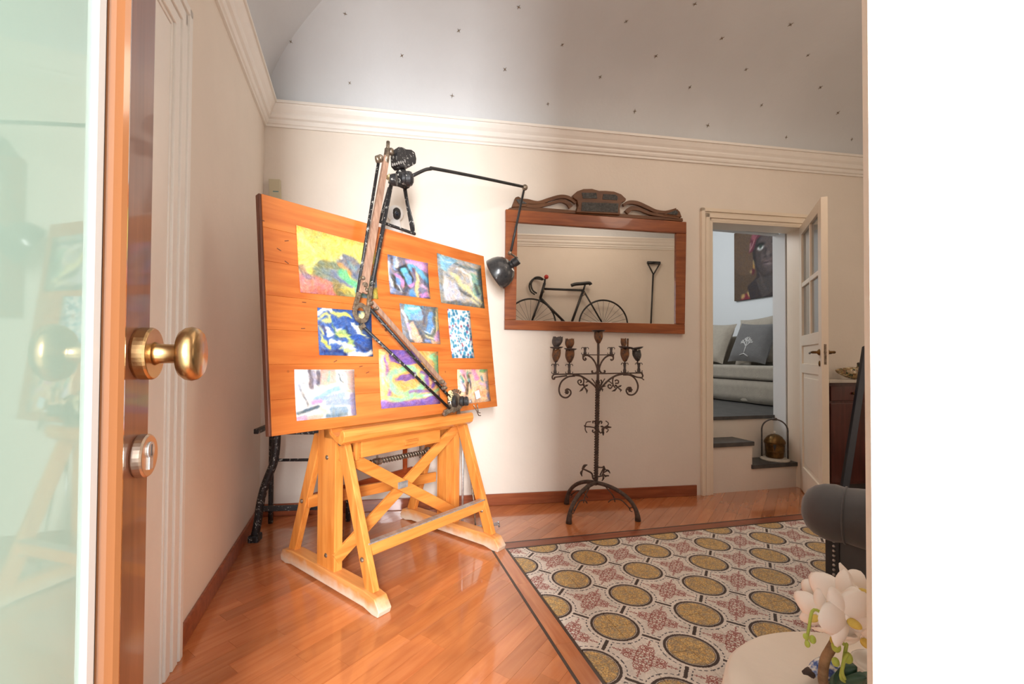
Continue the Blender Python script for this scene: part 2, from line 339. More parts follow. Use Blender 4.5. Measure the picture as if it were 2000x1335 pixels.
# entrance wall: interior face at YE, thickness to -2.55, opening between x=-1.06 and XJ
m = MB(); yo = -2.60
m.prism([(XJ, yo, 0), (XR+.15, yo, 0), (XR+.15, YE, 0), (XJ+.012, YE, 0), (XJ, YE-.012, 0)], (0, 0, 3.0))
m.box(-1.65, -1.14, yo, YE, 0, 3.0); m.box(-1.14, XJ, yo, YE, 2.35, 3.0)
obj('wall_entrance', m, M['wall'], kind='structure')
m = MB(); m.box(-3, 6, -6.5, yo, -.1, -.02); obj('ground', m, M['stone'], kind='structure')
# ceiling vault
def isect(p, d, q, e):
    den = d.x*e.y-d.y*e.x; t = ((q.x-p.x)*e.y-(q.y-p.y)*e.x)/den; return V((p.x+d.x*t, p.y+d.y*t, 0))
def inset(off):
    L = [(LC+LN*off, LD), (V((0, YE+off, 0)), V((1, 0, 0))), (V((XR-off, 0, 0)), V((0, 1, 0))), (A0+WN*off, WD)]
    return [isect(*L[i-1], *L[i]) for i in range(4)]   # corner i between line i-1 and i
Z0, GH, GR = 2.83, .60, 1.0
def gz(d): return Z0+GH*math.sqrt(max(0, 1-(1-min(d, GR)/GR)**2))
ds = [0]+[GR*(1-math.cos(math.pi/2*i/14)) for i in range(1, 15)]
m = MB()
for k in range(4):
    vs = []; 
    for d in ds:
        c = inset(d); a, b = c[k], c[(k+1) % 4]; z = gz(d)
        for i in range(13): p = a.lerp(b, i/12); vs.append((p.x, p.y, z))
    m.add(vs, [(j*13+i, (j+1)*13+i, (j+1)*13+i+1, j*13+i+1) for j in range(len(ds)-1) for i in range(12)])
c = inset(GR); m.add([(p.x, p.y, gz(GR)) for p in c], [(3, 2, 1, 0)])
ceil = obj('ceiling', m, M['ceil'], kind='structure', smooth=True)
# painted stars on the vault
def dist_edge(p):
    return min((V((p.x, p.y, 0))-LC).dot(LN), p.y-YE, XR-p.x, (V((p.x, p.y, 0))-A0).dot(WN))
M['star'] = mat('tarnished_gold_star', (120, 104, 84), .6)
SP = [(568,81),(674,26),(1013,13),(896,59),(785,108),(1098,87),(986,135),(683,162),(883,187),(1172,150),(1070,203),(1357,7),(1223,41),(1544,47),(1410,74),(1281,109),(1578,107),(1457,135),(1347,170),(1602,170),(1487,205),(1239.5,217),(1636,220),(1382,245),(1535,268),(1663,272)]
for sx, sy in SP:
    d = ray(sx, sy); lo, hi = .5, 8
    for _ in range(40):
        mid = (lo+hi)/2; p = CAM+d*mid; de = dist_edge(p)
        if de > 0 and p.z < gz(de): lo = mid
        else: hi = mid
    p = CAM+d*lo; e = .01
    nrm = V((gz(dist_edge(p+V((e, 0, 0))))-gz(dist_edge(p-V((e, 0, 0)))), gz(dist_edge(p+V((0, e, 0))))-gz(dist_edge(p-V((0, e, 0)))), -2*e)).normalized()
    tx = nrm.orthogonal().normalized(); ty = nrm.cross(tx); a0 = random.random(); R0 = random.uniform(.013, .019); pts = []
    for i in range(8):
        a = a0+i*math.pi/4; r = R0 if i % 2 == 0 else R0*.22; pts.append(p+nrm*.004+(tx*math.cos(a)+ty*math.sin(a))*r)
    obj('star', MB().prism(pts, nrm*.002), M['star'], parent=ceil)
# cornice
prof = [(0, 2.68), (.014, 2.68), (.014, 2.694), (.024, 2.700), (.030, 2.712), (.030, 2.724), (.044, 2.732), (.052, 2.750), (.052, 2.762), (.066, 2.780), (.078, 2.802), (.082, 2.812), (.092, 2.812), (.092, 2.830), (0, 2.850)]
for k in range(4):
    vs = []
    for o_, z in prof:
        c = inset(o_); a, b = c[k], c[(k+1) % 4]; vs += [(a.x, a.y, z), (b.x, b.y, z)]
    m = MB().add(vs, [(2*i, 2*i+1, 2*i+3, 2*i+2) for i in range(len(prof)-1)])
    obj('trim_%d' % (k+1), m, M['trim'], kind='structure')
# baseboards
m = MB(); sb = ws((1.78, .63, 0)); bw(m, sC+.012, sb, 0, .014, 0, .085); obj('baseboard_back', m, M['skirt'], kind='structure', bevel=.004)
m = MB(); lw(m, .0, 1.475, 0, .014, 0, .085); obj('baseboard_left', m, M['skirt'], kind='structure', bevel=.004)
m = MB(); m.box(XJ+.2, XR, YE, YE+.014, 0, .085); obj('baseboard_entrance', m, M['skirt'], kind='structure', bevel=.004)
# ------------------------------------------------------------------ floor
m = MB(); m.box(-1.7, XR+.1, -2.6, 1.05, -.06, -.012); floor = obj('floor', m, M['sub'], kind='structure')
def clip(poly, reg):
    n = len(reg)
    for i in range(n):
        a, b = reg[i], reg[(i+1) % n]; out = []
        def side(p): return (b[0]-a[0])*(p[1]-a[1])-(b[1]-a[1])*(p[0]-a[0])
        for j in range(len(poly)):
            p, q = poly[j], poly[(j+1) % len(poly)]; sp, sq = side(p), side(q)
            if sp >= 0: out.append(p)
            if (sp > 0) != (sq > 0) and abs(sp-sq) > 1e-12: t = sp/(sp-sq); out.append((p[0]+(q[0]-p[0])*t, p[1]+(q[1]-p[1])*t))
        poly = out
        if len(poly) < 3: return []
    return poly
def area(p): return abs(sum(p[i][0]*p[(i+1) % len(p)][1]-p[(i+1) % len(p)][0]*p[i][1] for i in range(len(p))))/2
bk = lambda x: A0.y+WD.y/WD.x*(x-A0.x)
regA = [(-1.53, YE), (-.099, YE), (-.099, bk(-.099)), (-1.53, bk(-1.53))]
regB = [(-.099, .096), (3.9, .096), (3.9, bk(3.9)+.09), (-.099, bk(-.099)+.09)]
def gemprism(poly, z0, z1, g=.0007):
    cx = sum(p[0] for p in poly)/len(poly); cy = sum(p[1] for p in poly)/len(poly); mb = MB()
    q = []
    for p in poly:
        d = math.hypot(p[0]-cx, p[1]-cy)+1e-9; k = max(0, 1-g*1.3/d); q.append((cx+(p[0]-cx)*k, cy+(p[1]-cy)*k))
    return [V((p[0], p[1], z0)) for p in q]
th = math.radians(40); pd = (math.cos(th), math.sin(th)); pn = (-pd[1], pd[0]); PWD, PLN = .07, .56
cnt = 0; rp = random.Random(3)
for r_ in range(-45, 30):
    off = rp.random()*PLN
    for q_ in range(-9, 9):
        a = off+q_*PLN; pts = [(pd[0]*u+pn[0]*v, pd[1]*u+pn[1]*v) for u, v in ((a, r_*PWD), (a+PLN-.0008, r_*PWD), (a+PLN-.0008, r_*PWD+PWD-.0008), (a, r_*PWD+PWD-.0008))]
        ps = [c_ for c_ in (clip(pts, regA), clip(pts, regB)) if c_ and area(c_) > 2e-5]
        if not ps or sum(area(p) for p in ps) < 2e-4: continue
        mb = MB()
        for p in ps: mb.prism([(x, y, -.012) for x, y in p], (0, 0, .012+rp.uniform(-.0003, .0002)))
        obj('plank', mb, M['plank'], parent=floor); cnt += 1
print('planks', cnt)
def strip(name, pts, mt, z=.0003):
    obj(name, MB().prism([(x, y, -.012) for x, y in pts], (0, 0, .012+z)), mt, parent=floor)
strip('inlay_strip', [(-.0985, YE), (-.0865, YE), (-.0865, .0835), (-.0985, .0955)], M['dark'])
strip('inlay_strip', [(-.0985, .0955), (-.0865, .0835), (3.9, .0835), (3.9, .0955)], M['dark'])
for k in range(5):
    y0 = .0825-k*.47; y1 = max(YE, y0-.469)
    strip('border_board', [(-.0858, y1), (-.0152, y1), (-.0152, .0122 if k == 0 else y0), (-.0858, y0)], M['band'])
for k in range(7):
    x0 = -.0858+k*.58; strip('border_board', [(x0, .0828), (x0+.579, .0828), (x0+.579, .0125), (-.0145 if k == 0 else x0, .0125)], M['skirt'])
strip('inlay_strip', [(-.0145, YE), (-.0025, YE), (-.0025, .001), (-.0145, .012)], M['dark'])
strip('inlay_strip', [(-.0145, .012), (-.0025, .001), (3.9, .001), (3.9, .012)], M['dark'])
# encaustic tile print
def tile_img(n=320, seed=0):
    Y, X = np.mgrid[0:n, 0:n]; X = (X+.5)/n; Y = 1-(Y+.5)/n          # x right, y up ; circles at (1,1) and (0,0)
    nz = vnoise(n, n, 60, seed+1); nz2 = vnoise(n, n, 130, seed+2); nz3 = vnoise(n, n, 5, seed+3); X = X+(nz-.5)*.012; Y = Y+(vnoise(n, n, 60, seed+4)-.5)*.012
    im = np.ones((n, n, 3))*np.array([230, 222, 212.])*(.95+.08*nz3[..., None])
    def put(m, c, soft=.006):
        nonlocal im
        a = np.clip(.5-m/soft, 0, 1)[..., None]; im = im*(1-a)+np.array(c, float)*a
    d1 = np.hypot(X, Y); d2 = np.hypot(X-1, Y-1); dc = np.minimum(d1, d2)
    u = (X+Y)/2**.5; v = (X-Y)/2**.5
    ang = np.where(d1 < d2, np.arctan2(Y, X), np.arctan2(1-Y, 1-X))
    s1 = dc-.565; s2 = np.abs(v)-.10; sd = np.minimum(s1, s2)
    dash = np.where(s1 < s2, np.sin(ang*34), np.sin(u*62)); put(np.maximum(np.abs(sd)-.0105, -.3+.0-dash*.3*.0+np.where(dash > -.25, -1, 1)*.02+.3), [74, 74, 78])
    put(np.maximum(np.abs(v)-.032, .535-dc), [62, 50, 46])
    # floral
    for fx, fy, sx, sy in ((0, 1, 1, -1), (1, 0, -1, 1)):
        px = (X-fx)*sx; py = (Y-fy)*sy; t = (px+py)/2**.5; w0 = (px-py)/2**.5; wa = np.abs(w0)
        red = [160, 96, 88]
        for ct, cw, r in ((.30, .075, .052), (.19, .10, .040), (.30, .0, .02), (.12, .045, .03), (.36, .045, .022), (.13, .15, .026)):
            dd = np.hypot(t-ct, wa-cw); put(np.abs(dd-r)-.0105, red)
        for ct, cw, r in ((.30, .075, .017), (.43, .0, .022), (.47, .03, .013), (.50, .0, .015), (.54, .018, .01), (.57, 0, .012), (.23, .02, .02), (.05, .0, .025), (.39, .09, .014), (.25, .145, .014), (.19, .10, .012), (.14, .125, .015), (.09, .09, .013)):
            put(np.hypot(t-ct, wa-cw)-r, red)
        put(np.maximum(wa-.008, np.abs(t-.3)-.26), red)
    put(dc-.485, [64, 50, 46]); put(dc-.432, [214, 204, 190]); put(dc-.418, [70, 58, 52])
    g = nz2*.6+nz*.5; sel = vnoise(n, n, 16, seed+7)
    gold = np.where((g > .62)[..., None], [232, 204, 140.], np.where((g > .5)[..., None], [208, 160, 84.], np.where((g > .38)[..., None], [168, 134, 92.], [146, 134, 116.])))
    gold = gold*(1-.35*(sel[..., None] > .55))+np.array([150, 142, 128.])*(.35*(sel[..., None] > .55))
    a = np.clip(.5-(dc-.408)/.006, 0, 1)[..., None]; im = im*(1-a)+gold*a
    im *= (.94+.1*vnoise(n, n, 40, seed+11))[..., None]
    return np.clip(im, 0, 255)/255
tmats = [imat('encaustic_print_%s' % 'abc'[k], tile_img(seed=20*k+1), rough=.42, spec=.4) for k in range(3)]
h = .0993; b_ = .0012
tv = [(-h, -h, -.012), (h, -h, -.012), (h, h, -.012), (-h, h, -.012), (-h, -h, -b_), (h, -h, -b_), (h, h, -b_), (-h, h, -b_), (-h+b_, -h+b_, 0), (h-b_, -h+b_, 0), (h-b_, h-b_, 0), (-h+b_, h-b_, 0)]
tf = [(0, 1, 5, 4), (1, 2, 6, 5), (2, 3, 7, 6), (3, 0, 4, 7), (4, 5, 9, 8), (5, 6, 10, 9), (6, 7, 11, 10), (7, 4, 8, 11), (8, 9, 10, 11)]
tmesh = []
for tm in tmats:
    me = bpy.data.meshes.new('tile'); me.from_pydata(tv, [], tf); me.materials.append(tm); ul = me.uv_layers.new(name='uv')
    for lp in me.loops: p = tv[lp.vertex_index]; ul.data[lp.index].uv = (p[0]/.2+.5, p[1]/.2+.5)
    tmesh.append(me)
rt = random.Random(5)
for i in range(17):
    for j in range(11):
        o = bpy.data.objects.new('tile', rt.choice(tmesh)); COL.objects.link(o); o.parent = floor
        o.location = (i*.2+.1, -j*.2-.1, rt.uniform(-.0006, .0004)); k = (i+j) % 2
        o.rotation_euler = (rt.uniform(-.002, .002), rt.uniform(-.002, .002), math.pi/2*k+math.pi*rt.choice((0, 1)))
# ------------------------------------------------------------------ left wall doorway (casing + closed white door)
m = MB()
for (t, a, b, zt) in ((.018, 1.49, 1.63, 2.33), (.030, 1.49, 1.512, 2.352), (.030, 1.60, 1.63, 2.24)):
    pass
m = MB(); s0 = 1.482
for a, b, t in ((0, .030, .026), (.030, .040, .018), (.040, .085, .022), (.085, .095, .014), (.095, .135, .018), (.135, .150, .010)):
    lw(m, s0+a, s0+b, 0, t, 0, 2.372-a); lw(m, s0+a, 2.75-a, 0, t, 2.372-b, 2.372-a)
cas = obj('door_1', m, M['trimchip'], kind='structure', bevel=.003)
m = MB(); lw(m, s0+.15, 2.58, 0, .006, 0, 2.22); obj('door_panel', m, M['trim'], parent=cas)
# ------------------------------------------------------------------ doorway in the back wall
m = MB(); cw = [(0, .028, .030), (.028, .040, .020), (.040, .075, .024), (.075, .098, .014)]
s_o = sL-.098
for a, b, t in cw:
    bw(m, s_o+a, s_o+b, 0, t, 0, DH+.098-a); bw(m, s_o+a, sR+.02, 0, t, DH+.098-b, DH+.098-a)
bw(m, sL-.01, sL+.012, -.17, .012, 0, DH); bw(m, sL, sR, -.17, .012, DH-.012, DH+.002); bw(m, sR-.004, sR+.03, -.17, .01, 0, DH)
dc2 = obj('door_2', m, M['doorcream'], kind='structure', bevel=.003)
# door leaf: hinge (2.785,.585) free (2.237,-.059)
Hh = V((2.785, .572, 0)); Fr = V((2.237, -.059, 0)); ld = (Fr-Hh).normalized(); LW = (Fr-Hh).length; lnn = V((ld.y, -ld.x, 0))   # lnn: face normal toward hinge-left/camera side
if lnn.dot(CAM-Hh) < 0: lnn = -lnn
leaf = thing('open_door', 'open cream painted door with four glass panes beside the steps', 'door', Hh)
def lf(m, a, b, t0, t1, z0, z1): return m.frame(Hh, ld, lnn, ZV, a, b, t0, t1, z0, z1)
TH = .02; zt = 2.21; st = .10
m = MB(); lf(m, 0, st, -TH, TH, .01, zt); lf(m, LW-st, LW, -TH, TH, .01, zt); obj('stile', m, M['doorcream'], leaf, bevel=.003)
zb, zm, zl = .21, 1.06, 1.29
m = MB(); lf(m, st, LW-st, -TH, TH, .01, zb); lf(m, st, LW-st, -TH, TH, .985, 1.06); lf(m, st, LW-st, -TH, TH, 1.205, zl); lf(m, st, LW-st, -TH, TH, 2.13, zt); obj('rail', m, M['doorcream'], leaf, bevel=.003)
m = MB(); lf(m, st, LW-st, -.008, .008, zb, .985); obj('panel', m, M['doorcream'], leaf)
m = MB(); lf(m, st+.035, LW-st-.035, -.014, .014, zb+.035, .95); obj('panel', m, M['doorcream'], leaf, bevel=.006)
m = MB(); lf(m, st, LW-st, -.008, .008, 1.06, 1.205); obj('panel', m, M['doorcream'], leaf)
mc = LW/2; zc = 1.71
m = MB(); lf(m, mc-.016, mc+.016, -.016, .016, zl, 2.13); lf(m, st, LW-st, -.016, .016, zc-.018, zc+.018); obj('glazing_bar', m, M['doorcream'], leaf, bevel=.003)
for a, b in ((st, mc-.016), (mc+.016, LW-st)):
    for c_, d_ in ((zl, zc-.018), (zc+.018, 2.13)):
        m = MB(); lf(m, a+.0005, b-.0005, -.003, .003, c_+.0005, d_-.0005); obj('pane', m, M['pane'], leaf)
for sgn in (1, -1):
    hb = Hh+ld*(LW-.055)+lnn*(TH*sgn)+V((0, 0, 1.145))
    m = MB(); m.lathe(hb, lnn*sgn, [(.0, 0), (.021, 0), (.023, .004), (.016, .012), (.009, .016), (.009, .042), (.0, .044)], 16, sx=.7, ref=ld)
    m.tube([hb+lnn*sgn*.040, hb+lnn*sgn*.042-ld*.03, hb+lnn*sgn*.04-ld*.07, hb+lnn*sgn*.04-ld*.105+V((0, 0, -.006))], [.009, .007, .006, .0075], 10)
    hd = obj('door_handle', m, M['brassd'], leaf, smooth=True)
    m = MB(); m.lathe(hb-V((0, 0, .078)), lnn*sgn, [(0, 0), (.020, 0), (.021, .004), (.012, .008), (0, .008)], 14, sx=.7, ref=ld); obj('keyhole_plate', m, M['brassd'], leaf, smooth=True)
m = MB(); lf(m, LW, LW+.001, -.007, .007, 1.06, 1.20); m.lathe(Hh+ld*LW+V((0, 0, 1.145)), ld, [(0, 0), (.009, 0), (.009, .002), (0, .002)], 12); obj('lock_plate', m, M['metal'], leaf)
# steps (own pieces: risers are plaster masses, treads slate)
ysf = .64
m = MB(); m.box(1.86, 2.335, ysf, 1.12, 0, .372); m.box(2.335, 2.86, ysf, 1.12, 0, .180); m.box(1.6, 3.2, .86, 1.15, 0, .559)
steps = obj('steps', m, M['wall'], kind='structure')
m = MB(); m.box(2.325, 2.80, .625, .86, .181, .215); obj('tread', m, M['slate'], steps, bevel=.003)
m = MB(); m.box(1.87, 2.345, .625, .86, .373, .408); obj('tread', m, M['slate'], steps, bevel=.003)
# upper room
UZ = .590
m = MB(); m.box(1.2, 5.2, .845, 4.7, UZ-.03, UZ); obj('floor_upper', m, M['slate'], kind='structure')
XU = 4.12
m = MB(); m.box(XU, XU+.1, .80, 4.7, UZ-.6, 3.3); obj('wall_upper_right', m, M['wallcold'], kind='structure')
m = MB(); m.box(1.1, XU+.1, 4.6, 4.7, UZ-.6, 3.3); obj('wall_upper_far', m, M['wallcold'], kind='structure')
m = MB(); m.box(1.1, 1.2, .95, 4.7, UZ-.6, 3.3); obj('wall_upper_left', m, M['wallcold'], kind='structure')
m = MB(); m.box(1.1, XU+.1, .70, 4.7, 3.3, 3.4); obj('ceiling_upper', m, M['wallcold'], kind='structure')
m = MB(); m.box(2.79, 2.86, .735, .86, 0, DH); m.box(2.86, 4.2, .80, .86, 0, 3.3); m.box(1.1, 2.79, .80, .86, DH, 3.3); obj('wall_upper_near', m, M['wallcold'], kind='structure')

# ------------------------------------------------------------------ mirror on the back wall
mt = thing('wall_mirror', 'large wooden framed mirror with carved crest hanging on the wall', 'mirror', A0+WD*.9+WN*.0+V((0, 0, 1.3)))
def wq(pxs, t): return [onwall(x, y, t) for x, y in pxs]
TF = .032
def wprism(pxs, t0, t1): return MB().prism(wq(pxs, t1), WN*(t0-t1))
O = dict(TL=(988, 408), TR=(1341, 433), BR=(1338, 652), BL=(986, 643)); I = dict(TL=(1012, 434), TR=(1320, 455), BR=(1320, 632), BL=(1009, 624))
def q(p, r): return (p[0], r[1])
obj('top_rail', wprism([O['TL'], O['TR'], (1341, 456), (988, 432)], 0, TF), M['frame'], mt, bevel=.004)
obj('bottom_rail', wprism([(986, 624), (1338, 633), O['BR'], O['BL']], 0, TF), M['frame'], mt, bevel=.004)
obj('stile', wprism([(988, 432), (1011, 434), (1008, 624), (986, 624)], 0, TF-.004), M['frame'], mt, bevel=.004)
obj('stile', wprism([(1321, 455), (1341, 456), (1338, 633), (1320, 632)], 0, TF-.004), M['frame'], mt, bevel=.004)
obj('glass', wprism([(1008, 430), (1323, 452), (1322, 635), (1006, 627)], .004, .014), M['mirror'], mt)
c7 = lambda x, y: (960+x/4.1725, 340+y/4.1725)
crest = [(150, 285), (178, 235), (190, 185), (215, 178), (245, 190), (300, 215), (380, 222), (460, 195), (530, 176), (600, 172), (650, 182), (672, 195), (664, 178), (690, 145), (740, 122), (800, 118), (850, 128), (880, 138), (930, 135), (1000, 140), (1050, 160), (1085, 190), (1098, 210), (1082, 222), (1130, 216), (1200, 225), (1280, 258), (1350, 292), (1420, 306), (1480, 288), (1518, 280), (1532, 300), (1545, 345), (1562, 378), (1075, 325), (1090, 290), (1130, 265), (1180, 262), (1180, 250), (1120, 252), (1080, 275), (1060, 318), (740, 300), (700, 258), (640, 210), (570, 200), (560, 210), (620, 222), (650, 255), (690, 262), (700, 308), (140, 268)]
# crest built from pieces that keep its piercings open
base = [(118, 296), (150, 272), (300, 262), (700, 296), (1060, 322), (1400, 348), (1558, 358), (1562, 382), (1060, 352), (700, 322)]
obj('crest_base', wprism([c7(*p) for p in base], 0, TF-.004), M['crest'], mt, bevel=.002)
cart = [(690, 310), (708, 258), (700, 215), (664, 190), (668, 165), (700, 138), (750, 120), (820, 118), (878, 134), (930, 134), (1000, 140), (1058, 162), (1098, 200), (1092, 218), (1064, 230), (1045, 268), (1050, 330)]
crt = obj('crest_cartouche', wprism([c7(*p) for p in cart], 0, TF+.012), M['crest'], mt, bevel=.004)
for p in ([(735, 150), (855, 152), (862, 198), (745, 196)], [(912, 162), (1010, 166), (1030, 185), (1025, 212), (905, 204)], [(738, 228), (1036, 238), (1030, 312), (732, 298)]):
    obj('carved_inlay', wprism([c7(*x) for x in p], TF, TF+.015), M['carve'], mt)
def wst(pts, wds, t, thick=.012):
    m = MB(); P = smoothline([onwall(*c7(*p), t) for p in pts], 5); n = len(P); W = np.interp(np.linspace(0, 1, n), np.linspace(0, 1, len(wds)), wds)
    L = []; R_ = []
    for i in range(n):
        tg = (P[min(i+1, n-1)]-P[max(i-1, 0)]).normalized(); sd = tg.cross(WN); L.append(P[i]+sd*W[i]/2); R_.append(P[i]-sd*W[i]/2)
    for i in range(n-1): m.prism([L[i], L[i+1], R_[i+1], R_[i]], WN*-thick)
    return m
for pts, wds in (([(200, 215), (290, 222), (380, 232), (470, 205), (560, 182), (630, 190), (690, 232)], [.03, .04, .026, .026, .028, .026, .02]),
                 ([(240, 240), (350, 258), (470, 240), (560, 215), (620, 232), (650, 268)], [.03, .034, .02, .024, .03, .036]),
                 ([(1075, 252), (1120, 228), (1190, 234), (1270, 268), (1340, 300), (1420, 315), (1510, 300)], [.02, .026, .03, .028, .026, .034, .05]),
                 ([(1100, 312), (1140, 278), (1200, 282), (1300, 320), (1420, 335), (1530, 345)], [.036, .034, .026, .02, .03, .04])):
    obj('crest_scroll', wst(pts, wds, TF, .02), M['crest'], mt)
for pts in ([(165, 268), (182, 225), (196, 188), (220, 180), (250, 200), (300, 240), (280, 262)], [(1400, 330), (1470, 300), (1515, 284), (1535, 305), (1552, 350)]):
    obj('crest_scroll', wprism([c7(*p) for p in pts], 0, TF+.004), M['crest'], mt, bevel=.003)
for pts in ([(200, 205), (235, 205), (290, 238), (225, 240)], [(1430, 322), (1500, 292), (1525, 310), (1510, 330)]):
    obj('carved_inlay', wprism([c7(*p) for p in pts], TF, TF+.01), M['carve'], mt)
# ------------------------------------------------------------------ candelabra
PC0 = V((.775, .44, 0)); CN = WN
def cc(x, y, off=0): return pln(x, y, PC0+CN*off, CN)
k8 = lambda x, y: (1060+x/8.9, 640+y/8.9)
base_p = cc(1164, 955); base_p.z = 0
cand = thing('candelabra', 'rusty wrought iron floor candelabra standing below the wall mirror', 'candelabra', V((cc(1166, 900).x, cc(1166, 900).y, 0)))
def cst(pts, r, k=8, off=0): return MB().tube(smoothline([cc(*k8(*p), off) for p in pts], 5), r, k)
# twisted stem
def twist(a, b, r, turns, n=90):
    m = MB(); a = V(a); b = V(b); d = (b-a).normalized(); nx = d.orthogonal().normalized(); ny = d.cross(nx); vs = []
    for i in range(n+1):
        t = i/n; rot = t*turns*2*math.pi
        for k in range(8):
            an = k*math.pi/4+rot; rr = r*(1.15 if k % 2 == 0 else .72); vs.append(a.lerp(b, t)+(nx*math.cos(an)+ny*math.sin(an))*rr)
    fs = [(i*8+k, i*8+(k+1) % 8, (i+1)*8+(k+1) % 8, (i+1)*8+k) for i in range(n) for k in range(8)]
    return m.add(vs, fs+[tuple(range(8))[::-1], tuple(n*8+k for k in range(8))])
pt = cc(1167.5, 742); pb = cc(1163.5, 945)
obj('twisted_stem', twist(pb, pt, .0150, 10), M['rust'], cand, smooth=False)
m = MB().tube([cc(1167.5, 748), cc(1168.5, 700), cc(1168.5, 670)], [.010, .0085, .0085], 8); obj('upper_stem', m, M['rust'], cand)
m = MB(); m.beam(cc(*k8(180, 808)), cc(*k8(1735, 782)), .009, .012, (0, 0, 1)); obj('cross_bar', m, M['rust'], cand, bevel=.002)
m = MB(); m.beam(cc(*k8(690, 468)), cc(*k8(1240, 468)), .007, .01, (0, 0, 1)); obj('cross_bar', m, M['rust'], cand, bevel=.002)
SC = [([(560, 835), (440, 850), (330, 930), (285, 1050), (300, 1150), (360, 1205), (430, 1205), (485, 1150), (480, 1090), (430, 1062), (390, 1090)], .0048),
      ([(1400, 815), (1520, 820), (1610, 890), (1655, 1000), (1635, 1100), (1570, 1160), (1490, 1155), (1452, 1090), (1480, 1040), (1530, 1035)], .0048),
      ([(520, 820), (640, 830), (740, 880), (850, 960), (920, 1030), (945, 1100)], .0055), ([(1440, 795), (1300, 820), (1180, 880), (1080, 970), (1020, 1040), (985, 1100)], .0055),
      ([(190, 812), (165, 850), (175, 885), (205, 885), (210, 860), (300, 845), (420, 830)], .0045), ([(1720, 790), (1740, 830), (1720, 865), (1690, 862), (1620, 850), (1520, 805)], .0045),
      ([(1700, 855), (1760, 905)], .003), ([(650, 835), (700, 870), (715, 930), (700, 985)], .004), ([(1290, 825), (1230, 860), (1215, 930), (1225, 990), (1260, 1040)], .004),
      ([(790, 480), (850, 520), (910, 600), (945, 700), (940, 760), (900, 790), (858, 770), (865, 740)], .005), ([(1145, 480), (1080, 520), (1020, 600), (985, 700), (1000, 760), (1040, 790), (1080, 765), (1070, 735)], .005),
      ([(700, 470), (705, 540), (735, 560), (752, 540), (735, 520)], .0045), ([(790, 480), (740, 480), (705, 505)], .004), ([(1225, 470), (1225, 540), (1195, 560), (1182, 540)], .0045), ([(1150, 480), (1200, 485), (1228, 510)], .004),
      ([(700, 985), (650, 990), (612, 950), (620, 915), (655, 905), (672, 935), (650, 950)], .004), ([(1225, 985), (1180, 1050), (1140, 1030), (1140, 995), (1170, 985), (1185, 1005)], .004),
      ([(1260, 960), (1310, 960), (1315, 920), (1280, 905), (1255, 925)], .004), ([(750, 945), (800, 930), (840, 960)], .003), ([(1090, 940), (1140, 925), (1180, 945), (1200, 970)], .003),
      ([(850, 880), (890, 930), (920, 985)], .003), ([(1080, 880), (1050, 930), (1020, 985)], .003), ([(1010, 900), (1040, 960)], .004)]
for p, r in SC: obj('scroll', cst(p, r*1.25), M['rust'], cand, smooth=True)
# small sockets with curled leaves
def socket(x, y0, y1, big=1):
    a = cc(*k8(x, y1)); b = cc(*k8(x, y0)); m = MB(); h_ = (b-a).length
    m.lathe(a, ZV, [(.0, 0), (.010*big, 0), (.012*big, h_*.2), (.008*big, h_*.5), (.011*big, h_*.9), (.006*big, h_), (0, h_)], 8)
    for (yy, sg) in ((h_*.98, 1), (.004, -1)):
        for k in range(4):
            an = k*math.pi/2+.2; d = WD*math.cos(an)+CN*math.sin(an); c = a+ZV*yy
            m.tube([c+d*.006, c+d*.014+ZV*.006*sg, c+d*.022+ZV*.004*sg, c+d*.026-ZV*.005*sg, c+d*.021-ZV*.007*sg], [.0035, .003, .0028, .0025, .002], 6)
    obj('candle_socket', m, M['ironsocket'], cand, smooth=True)
for x, y0, y1 in ((215, 640, 790), (460, 640, 790), (735, 350, 458), (1190, 350, 458), (1425, 620, 775), (1670, 620, 765)): socket(x, y0, y1)
m = MB().tube([cc(*k8(968, 455)), cc(*k8(968, 265))], [.009, .008], 8); obj('candle_socket', m, M['ironsocket'], cand)
def flower_cup(x, y0, y1, w_, mt_, lean=0, dish=None, dishm=None, stem=0):
    """bud-like candle cup from y1 (bottom) to y0 (top), width px at 8.9x"""
    w_ *= 1.15
    if stem: obj('cup_stem', MB().tube([cc(*k8(x, y1-5)), cc(*k8(x-4, y1+stem))], .0055, 8), M['ironsocket'], cand, smooth=True)
    a = cc(*k8(x, y1)); b = cc(*k8(x+lean, y0)); ax = (b-a); h_ = ax.length; r = w_/8.9*3.2/877/2; m = MB()
    N_ = 18
    def fn(u, v):
        an = u*2*math.pi; rr = r*(.35+.75*math.sin(min(1, v*1.25)*math.pi*.62)-.18*v+.10*math.cos(an*5)*(.3+v)); 
        d = WD*math.cos(an)+CN*math.sin(an); return a+ax*v+d*rr+ZV*(.006*math.sin(an*5+1)*v)
    m.grid(fn, N_, 9, wrapu=True)
    obj('candle_cup', m, mt_, cand, smooth=True, solid=.003)
    m = MB()
    for k in range(5):
        an = k*2*math.pi/5+.4; d = WD*math.cos(an)+CN*math.sin(an); s_ = d.cross(ZV)
        m.add([a+d*.003-s_*.008, a+d*.003+s_*.008, a+d*r*1.5+ZV*.004, a+d*r*1.9-ZV*.002+s_*.001, a+d*r*1.5+ZV*.0035], [(0, 1, 3), (0, 3, 1)])
    obj('leaf_collar', m, M['ironsocket'], cand)
    if dish:
        dx, dy, dr, tilt = dish; c = cc(*k8(dx, dy)); axd = (ZV+WD*tilt).normalized(); R2 = dr/8.9*3.2/877
        m = MB().lathe(c, axd, [(0, -.006), (R2*.4, -.006), (R2*.8, 0), (R2, .007), (R2*.97, .009), (R2*.7, .003), (0, .001)], 20)
        obj('drip_dish', m, dishm or M['black'], cand, smooth=True)
